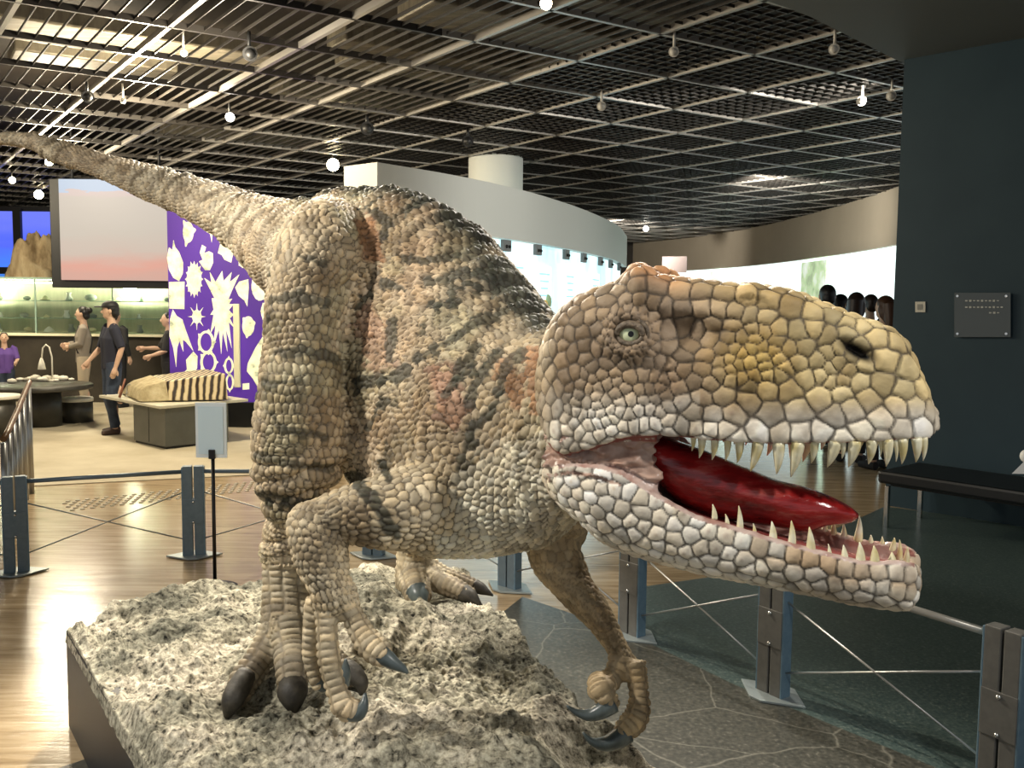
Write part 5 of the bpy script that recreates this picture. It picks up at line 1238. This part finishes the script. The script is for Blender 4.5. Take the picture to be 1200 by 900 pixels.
for j, (px, z0, z1, w, lab) in enumerate(((610, 1.5, 2.1, .42, 'white text sheet, leftmost on the glowing band of the white drum'), (644, 1.3, 2.05, .5, 'sheet with small orange and green figure on the glowing band'), (676, 1.3, 2.05, .45, 'text sheet right of the figure sheet on the glowing band'), (704, 1.4, 2.05, .6, 'rightmost text sheet on the glowing band'))):
    k_, t, n = arc_at(px, 0); rz = math.atan2(t[1], t[0]); c = k_+np.array([-n[0], -n[1]])*.08
    o = empty('exhibit_sheet', (c[0], c[1], z0), lab, 'exhibit sheet', 'sheets on the glowing band')
    MB().box((c[0], c[1], (z0+z1)/2), (w, .015, z1-z0), rz).build('sheet', m_sheet, o)
    for r_ in range(5):
        MB().box((c[0]+n[0]*.012, c[1]+n[1]*.012, z1-.1-.09*r_), (w*(.75-.12*(r_ % 3)), .006, .025), rz).build('text_line', m_ink, o)
    if j == 1:
        MB().ball((c[0]+n[0]*.02, c[1]+n[1]*.02, z0+.2), (.05, .03, .13), 12, 8).build('orange_figure', mat('orange_print', (.75, .5, .15), .6), o)
        MB().ball((c[0]+n[0]*.02+t[0]*.1, c[1]+n[1]*.02+t[1]*.1, z0+.3), (.05, .03, .1), 12, 8).build('green_figure', mat('green_print', (.35, .5, .3), .6), o)
w0 = P(788, 310, 23.5); tag(MB().box((w0[0]+.05, w0[1], w0[2]), (.62, .03, .40), -.4).build('wall_sign', mat('pinkish_sign', (.75, .60, .58), .6)), 'small pinkish sign on the beige wall, right of the white drum', 'sign')
for px, w, col, lab in ((955, .9, (.45, .58, .35), 'greenish picture on the bright band behind the snout'), (845, .5, (.72, .85, .72), 'pale green picture on the bright band, left of the larger one')):
    best = min(range(len(KB)), key=lambda i: abs(proj((KB[i][0], KB[i][1], 2.3))[0]-px)); k_ = KB[best]; t = np.gradient(KB, axis=0)[best]; t = t/np.linalg.norm(t); rz = math.atan2(t[1], t[0])
    n = np.array([-t[1], t[0]]); n = n if n@(-k_) > 0 else -n
    mg = noise_mat('green_picture', [(.35, tuple(v*.8 for v in col)), (.5, tuple(min(1, v*1.2) for v in col)), (.65, (.85, .9, .85))], 2.2, .5); lk(mg, bsdf(mg).inputs['Base Color'].links[0].from_socket, bsdf(mg).inputs['Emission Color']); bsdf(mg).inputs['Emission Strength'].default_value = .6
    tag(MB().box((k_[0]+n[0]*.05, k_[1]+n[1]*.05, 1.95), (w*1.6, .03, 1.2), rz).build('band_picture', mg), lab, 'picture')

# ---- bench by the dark wall, plaque, switch, white paper bird
m_seat = mat('black_leather', (.006, .007, .008), .38); m_chrome = mat('chrome', (.75, .75, .72), .15, metal=1)
c0 = G(1035, 618); bl = np.array([.65, -.76, 0]); bw_ = np.array([.76, .65, 0])
bn = empty('bench', tuple(c0+bl*.9+bw_*.28), 'black padded bench on chrome legs against the dark wall', 'bench')
c_ = c0+bl*.93+bw_*.26
MB().box((c_[0], c_[1], .365), (1.94, .60, .09), math.atan2(bl[1], bl[0])).build('seat', m_seat, bn, bevel=.02)
MB().box((c_[0], c_[1], .312), (1.80, .48, .02), math.atan2(bl[1], bl[0])).build('frame', m_frame, bn)
for s_ in (.02, 1.84):
    for t_ in (.0, .50):
        p = c0+bl*s_+bw_*t_; MB().box((p[0], p[1], .152), (.032, .032, .304), math.atan2(bl[1], bl[0])).build('leg', m_chrome, bn, bevel=.004)
def on_wall(px, py):
    v = P(px, py, 1.0)-CC; t = ((W0-CC)@wn)/(v@wn); return CC+v*t
def wall_rect(x0_, y0_, x1_, y1_): return on_wall(x0_, y0_), on_wall(x1_, y0_), on_wall(x1_, y1_), on_wall(x0_, y1_)
q_ = wall_rect(1120, 343, 1186, 395)
pl = empty('wall_plaque', tuple(sum(q_)/4), 'clear glass plaque with small lettering on the dark wall', 'plaque')
m_plq = mat('plaque_glass', (.06, .07, .065), .06, spec=.8)
MB().slab([p-wn*.022 for p in q_], tuple(-wn), .008).build('glass_plate', m_plq, pl, bevel=.001)
for px, py in ((1124, 347), (1181, 347), (1124, 391), (1181, 391)):
    p = on_wall(px, py); MB().tube([p, p-wn*.036], .009, 12).build('standoff', m_chrome, pl)
m_let = mat('pale_lettering', (.45, .46, .42), .5)
for r_, (ya, n_) in enumerate(((352.5, 9), (360, 10), (366.5, 3))):
    for i in range(n_):
        x = 1133+i*4.6+(28 if r_ == 2 else 0)
        h_ = (1.6, 2.2, 1.2)[i % 3]
        if r_ < 2 or i < n_: MB().slab([p-wn*.032 for p in wall_rect(x, ya-h_/2, x+2.8, ya+h_/2)], tuple(-wn), .002).build('lettering', m_let, pl)
q_ = wall_rect(1073, 353.5, 1085, 366)
sw_ = empty('wall_switch', tuple(sum(q_)/4), 'small square ivory switch plate on the dark wall', 'switch')
MB().slab(q_, tuple(-wn), .010).build('plate', mat('ivory_plastic', (.55, .53, .45), .4), sw_, bevel=.002)
MB().slab([p-wn*.010 for p in wall_rect(1076, 356.5, 1081.5, 363)], tuple(-wn), .004).build('button', mat('grey_plastic', (.25, .25, .22), .4), sw_)
p = P(1196, 541, 5.75)
pb = empty('paper_figure', (p[0], p[1], p[2]-.09), 'white folded figure cut off by the right edge, on the bench', 'figurine')
b_ = MB(); b_.add([(p[0]-.05, p[1], p[2]-.075), (p[0]+.12, p[1]-.04, p[2]-.07), (p[0]+.12, p[1]+.04, p[2]-.07), (p[0]+.02, p[1], p[2]+.0), (p[0]+.10, p[1], p[2]+.02)], [(0, 1, 3), (0, 3, 2), (1, 4, 3), (3, 4, 2), (0, 2, 1), (1, 2, 4)]); b_.build('body_fold', mat('white_paper', (.85, .85, .82), .6), pb)
MB().ball((p[0]+.03, p[1], p[2]+.035), (.035, .03, .04), 12, 8).build('head_fold', mat('white_paper', (.85, .85, .82), .6), pb)
# ------------------------------------------------------------------ visitors
m_skin = noise_mat('skin', [(.3, (.50, .32, .22)), (.7, (.58, .39, .28))], 12, .5); m_dk = mat('eye_dark', (.02, .015, .012), .3); m_lip = mat('lips', (.40, .17, .14), .5)
def visitor(label, loc, height, rz, top, legs, shoes, hair, arms=None, legs_pose=None, sleeve='short', style='short', cap=None, extra=None, group=None, head_turn=0.0):
    k = height/1.70; root = empty('person', loc, label, 'person', group)
    R = Matrix.Rotation(rz, 4, 'Z'); M = Matrix.Translation(Vector(loc)) @ R @ Matrix.Scale(k, 4)
    HR = Matrix.Translation(Vector((0, 0, 1.5))) @ Matrix.Rotation(head_turn, 4, 'Z') @ Matrix.Translation(Vector((0, 0, -1.5)))
    arms = arms or {1: ((.235, .03, 1.13), (.235, -.05, .89)), -1: ((-.235, .03, 1.13), (-.235, -.05, .89))}
    legs_pose = legs_pose or {1: ((.09, -.02, .48), (.09, .03, .08)), -1: ((-.09, -.02, .48), (-.09, .03, .08))}
    def fin(mb, name, m, vox, sm, head=False, parent=root):
        mb.v = [tuple(M @ ((HR @ Vector(v)) if head else Vector(v))) for v in mb.v]
        me = fused(mb, vox*k, sm); return link_mesh(name, me, m, parent)
    b = MB()
    for s in (-1, 1):
        kn, an = legs_pose[s]
        b.tube([(s*.085, 0, .92), (s*.09, -.005, .75), kn, ((kn[0]+an[0])/2, (kn[1]+an[1])/2+.02, (kn[2]+an[2])/2+.06), an], [.085, .078, .054, .052, .036], 14)
        b.tube([(an[0], an[1]+.04, an[2]-.04), (an[0]+s*.01, an[1]-.06, an[2]-.045), (an[0]+s*.015, an[1]-.15, an[2]-.052)], [.036, .036, .026], 12)
        el, wr = arms[s]
        b.tube([(s*.14, 0, 1.40), (s*.185, .0, 1.37), el, tuple((np.array(el)*.6+np.array(wr)*.4)), wr], [.05, .05, .038, .036, .025], 12)
        d = nrm(np.array(wr)-np.array(el)); w_ = np.array(wr); side = nrm(np.cross(d, [1, 0, 0.01])); pa = w_+d*.085
        b.tube([w_, w_+d*.05, pa], [.026, .036, .032], 12)
        for j, (o, L_) in enumerate(((-.027, .062), (-.009, .074), (.009, .070), (.027, .055))):
            f0 = pa+side*o-d*.01; cu_ = np.array([-s*.3, 0, 0]); b.tube([f0, f0+d*L_*.5+cu_*.012, f0+d*L_*.95+cu_*.05], [.0098, .0095, .008], 8)
        b.tube([w_+d*.03+side*-.03, w_+d*.065-side*.052, w_+d*.095-side*.056], [.012, .011, .009], 8)
        b.tube([(s*.055, 0, .92), (s*.05, -.01, 1.06), (s*.075, 0, 1.25), (s*.08, .01, 1.37)], [.10, .093, .105, .075], 14)
    b.tube([(0, .015, 1.36), (0, .01, 1.48), (0, -.005, 1.54)], [.062, .052, .052], 12)
    h = MB(); h.ball((0, -.005, 1.605), (.074, .092, .108), 20, 14); h.ball((0, -.03, 1.545), (.055, .06, .055), 14, 10)
    h.tube([(0, -.088, 1.62), (0, -.108, 1.585), (0, -.098, 1.572)], [.011, .016, .012], 8)
    for s in (-1, 1): h.ball((s*.078, .01, 1.60), (.012, .022, .034), 10, 8)
    b2 = MB(); b2.v = [tuple(HR @ Vector(v)) for v in h.v]; b.add(b2.v, h.f)
    body = fin(b, 'body', m_skin, .0062, 3)
    def small(name, m, c, r_):
        q = MB().ball(c, r_, 10, 6); q.v = [tuple(M @ (HR @ Vector(v))) for v in q.v]; q.build(name, m, root)
    for s in (-1, 1): small('eye', m_dk, (s*.031, -.088, 1.617), (.012, .006, .006))
    small('mouth', m_lip, (0, -.088, 1.545), (.022, .008, .006))
    t = MB()
    for s in (-1, 1):
        t.tube([(s*.055, 0, .86), (s*.058, -.005, 1.02), (s*.078, 0, 1.25), (s*.08, .012, 1.385)], [.116, .108, .120, .075], 16)
        el, wr = arms[s]; e_ = np.array(el); s0 = np.array((s*.185, 0, 1.37))
        if sleeve == 'short': t.tube([(s*.12, 0, 1.40), s0, s0*.25+e_*.75, s0*.02+e_*.98], [.058, .062, .056, .054], 14)
        else: t.tube([(s*.12, 0, 1.40), s0, e_, e_*.1+np.array(wr)*.9], [.06, .064, .052, .042], 14)
    fin(t, 'shirt', top, .010, 3)
    t = MB()
    for s in (-1, 1):
        kn, an = legs_pose[s]
        t.tube([(s*.075, 0, .94), (s*.085, 0, .86), (s*.09, -.005, .72), kn, (an[0], an[1], an[2]+.02)], [.105, .104, .092, .070, .058], 16)
    fin(t, 'trousers', legs, .010, 2)
    for s in (-1, 1):
        kn, an = legs_pose[s]; t = MB()
        t.tube([(an[0], an[1]+.05, an[2]-.035), (an[0]+s*.01, an[1]-.06, an[2]-.036), (an[0]+s*.015, an[1]-.165, an[2]-.045)], [.043, .046, .034], 14)
        t.v = [(x, y, max(z, .0)) for x, y, z in t.v]; fin(t, 'shoe', shoes, .008, 2)
    t = MB()
    t.ball((0, .012, 1.628), (.086, .098, .098), 18, 12)
    if style == 'long': t.tube([(0, .06, 1.65), (0, .085, 1.50), (0, .075, 1.33)], [.075, .075, .055], 14); t.ball((-.06, .03, 1.55), (.04, .05, .1), 10, 8); t.ball((.06, .03, 1.55), (.04, .05, .1), 10, 8)
    elif style == 'bun': t.ball((0, .105, 1.66), (.05, .05, .05), 12, 8); t.ball((0, .05, 1.57), (.07, .06, .06), 12, 8)
    else: t.ball((0, .05, 1.575), (.076, .06, .07), 12, 8)
    t.v = [(x, (y if y > -.058+max(0, (1.70-z))*.55 else -.058+max(0, (1.70-z))*.55), z) for x, y, z in t.v]
    fin(t, 'hair', hair, .009, 2, True)
    if cap is not None:
        t = MB(); t.ball((0, 0, 1.665), (.094, .106, .07), 20, 12); t.ball((0, -.125, 1.655), (.072, .075, .012), 16, 8)
        t.v = [(x, y, max(z, 1.645)) for x, y, z in t.v]; fin(t, 'cap', cap, .007, 1, True)
    if extra: extra(root, M)
    return root
m_nav = mat('dark_navy_knit', (.018, .020, .035), .8); m_jean = noise_mat('dark_denim', [(.3, (.015, .022, .045)), (.7, (.05, .07, .11))], 9, .8)
m_sand = mat('brown_sandal', (.07, .04, .03), .6); m_hair = mat('black_hair', (.008, .007, .006), .4); m_brown = mat('brown_hair', (.06, .028, .014), .4); m_hair2 = mat('dark_brown_hair', (.022, .012, .008), .4)
m_grey = mat('taupe_cardigan', (.24, .21, .17), .8); m_beig = mat('beige_trousers', (.45, .38, .28), .8); m_blk2 = mat('black_cloth', (.012, .012, .013), .8); m_wht = mat('white_cloth', (.72, .72, .70), .8); m_purp = mat('purple_cloth', (.10, .05, .24), .8); m_capm = mat('black_cap', (.010, .010, .011), .6)
def hgt(px, py0, py1): return float((G(px, py1)-CC)@fw)*(py1-py0)/F*1.0
g = G(133, 509)
visitor('man in a black cap, navy sweater and dark jeans, walking left past the stone table', tuple(g), hgt(133, 356, 509), math.radians(-52), m_nav, m_jean, m_sand, m_hair,
  arms={1: ((.25, .06, 1.13), (.24, -.02, .88)), -1: ((-.27, -.06, 1.12), (-.30, -.20, .95))}, legs_pose={1: ((.09, -.05, .48), (.08, .0, .08)), -1: ((-.08, -.03, .48), (-.09, .06, .08))}, cap=m_capm, head_turn=math.radians(-25))
g = G(100, 488)
def bag(root, M):
    t = MB(); t.tube([(-.13, -.06, 1.41), (.02, -.13, 1.2), (.15, -.08, 1.0)], .010, 8); t.tube([(-.13, .07, 1.41), (.05, .13, 1.2), (.15, .09, 1.0)], .010, 8); t.v = [tuple(M @ Vector(v)) for v in t.v]; t.build('bag_strap', m_blk2, root)
visitor('dark-haired person in a taupe cardigan and beige trousers, standing left of the capped man', tuple(g), hgt(98, 361, 488), math.radians(-65), m_grey, m_beig, m_blk2, m_hair,
  arms={1: ((.22, -.04, 1.15), (.05, -.20, 1.10)), -1: ((-.22, -.04, 1.15), (-.05, -.22, 1.13))}, sleeve='long', style='bun', extra=bag, head_turn=math.radians(-20))
g = G(150, 478); visitor('dark-haired person mostly hidden behind the capped man\'s shoulder', (g[0]-.15, g[1], 0), 1.42, math.radians(160), m_blk2, m_blk2, m_blk2, m_hair, sleeve='long')
g = G(191, 497); visitor('person in black half hidden behind the purple panel\'s left edge', (g[0]-.02, g[1]+.3, 0), 1.40, math.radians(-70), m_blk2, m_blk2, m_blk2, m_hair, sleeve='short', arms={1: ((.25, -.05, 1.12), (.16, -.25, 1.05)), -1: ((-.25, -.12, 1.15), (-.22, -.34, 1.15))})
g = P(5, 405, 12.9); visitor('child in a purple top behind the round table at the left edge', (g[0], g[1], 0), 1.10, math.radians(30), m_purp, m_jean, m_blk2, m_hair2, arms={1: ((.24, -.08, 1.15), (.2, -.28, 1.10)), -1: ((-.24, -.08, 1.15), (-.2, -.28, 1.10))})
p = P(22, 385, 16.5); visitor('person in pale clothes seen through the glass showcase at the left', (p[0], 16.6, 0), 1.62, math.radians(20), m_wht, m_beig, m_blk2, m_hair2, sleeve='long')
p = P(106, 345, 16.5); visitor('person in white beyond the showcase, only head and shoulders above its lid', (p[0], 16.5, 0), 1.98, math.radians(140), m_wht, m_blk2, m_blk2, m_hair, sleeve='long')
RG = [(970, 336, 10.2, m_blk2, m_hair, 'short', 170, 'black-haired visitor, farthest left of the group above the snout'), (986, 347, 10.5, m_blk2, m_hair, 'short', 120, 'black-haired visitor second from the left above the snout'), (1004, 345, 9.4, m_wht, m_hair2, 'long', 150, 'visitor with long dark hair and white collar above the snout'), (1020, 347, 11.3, m_blk2, m_hair2, 'short', 190, 'dark-haired visitor between the two long-haired ones above the snout'), (1037, 349, 9.0, m_wht, m_brown, 'long', 200, 'visitor with long brown hair and white collar beside the dark wall')]
for px, py, d, tp_, hr_, st_, an, lab in RG:
    p = P(px, py, d); visitor(lab, (p[0], p[1], 0), p[2], math.radians(an), tp_, m_blk2 if tp_ is m_wht else m_jean, m_blk2, hr_, sleeve='long', style=st_, group='visitors above the snout')
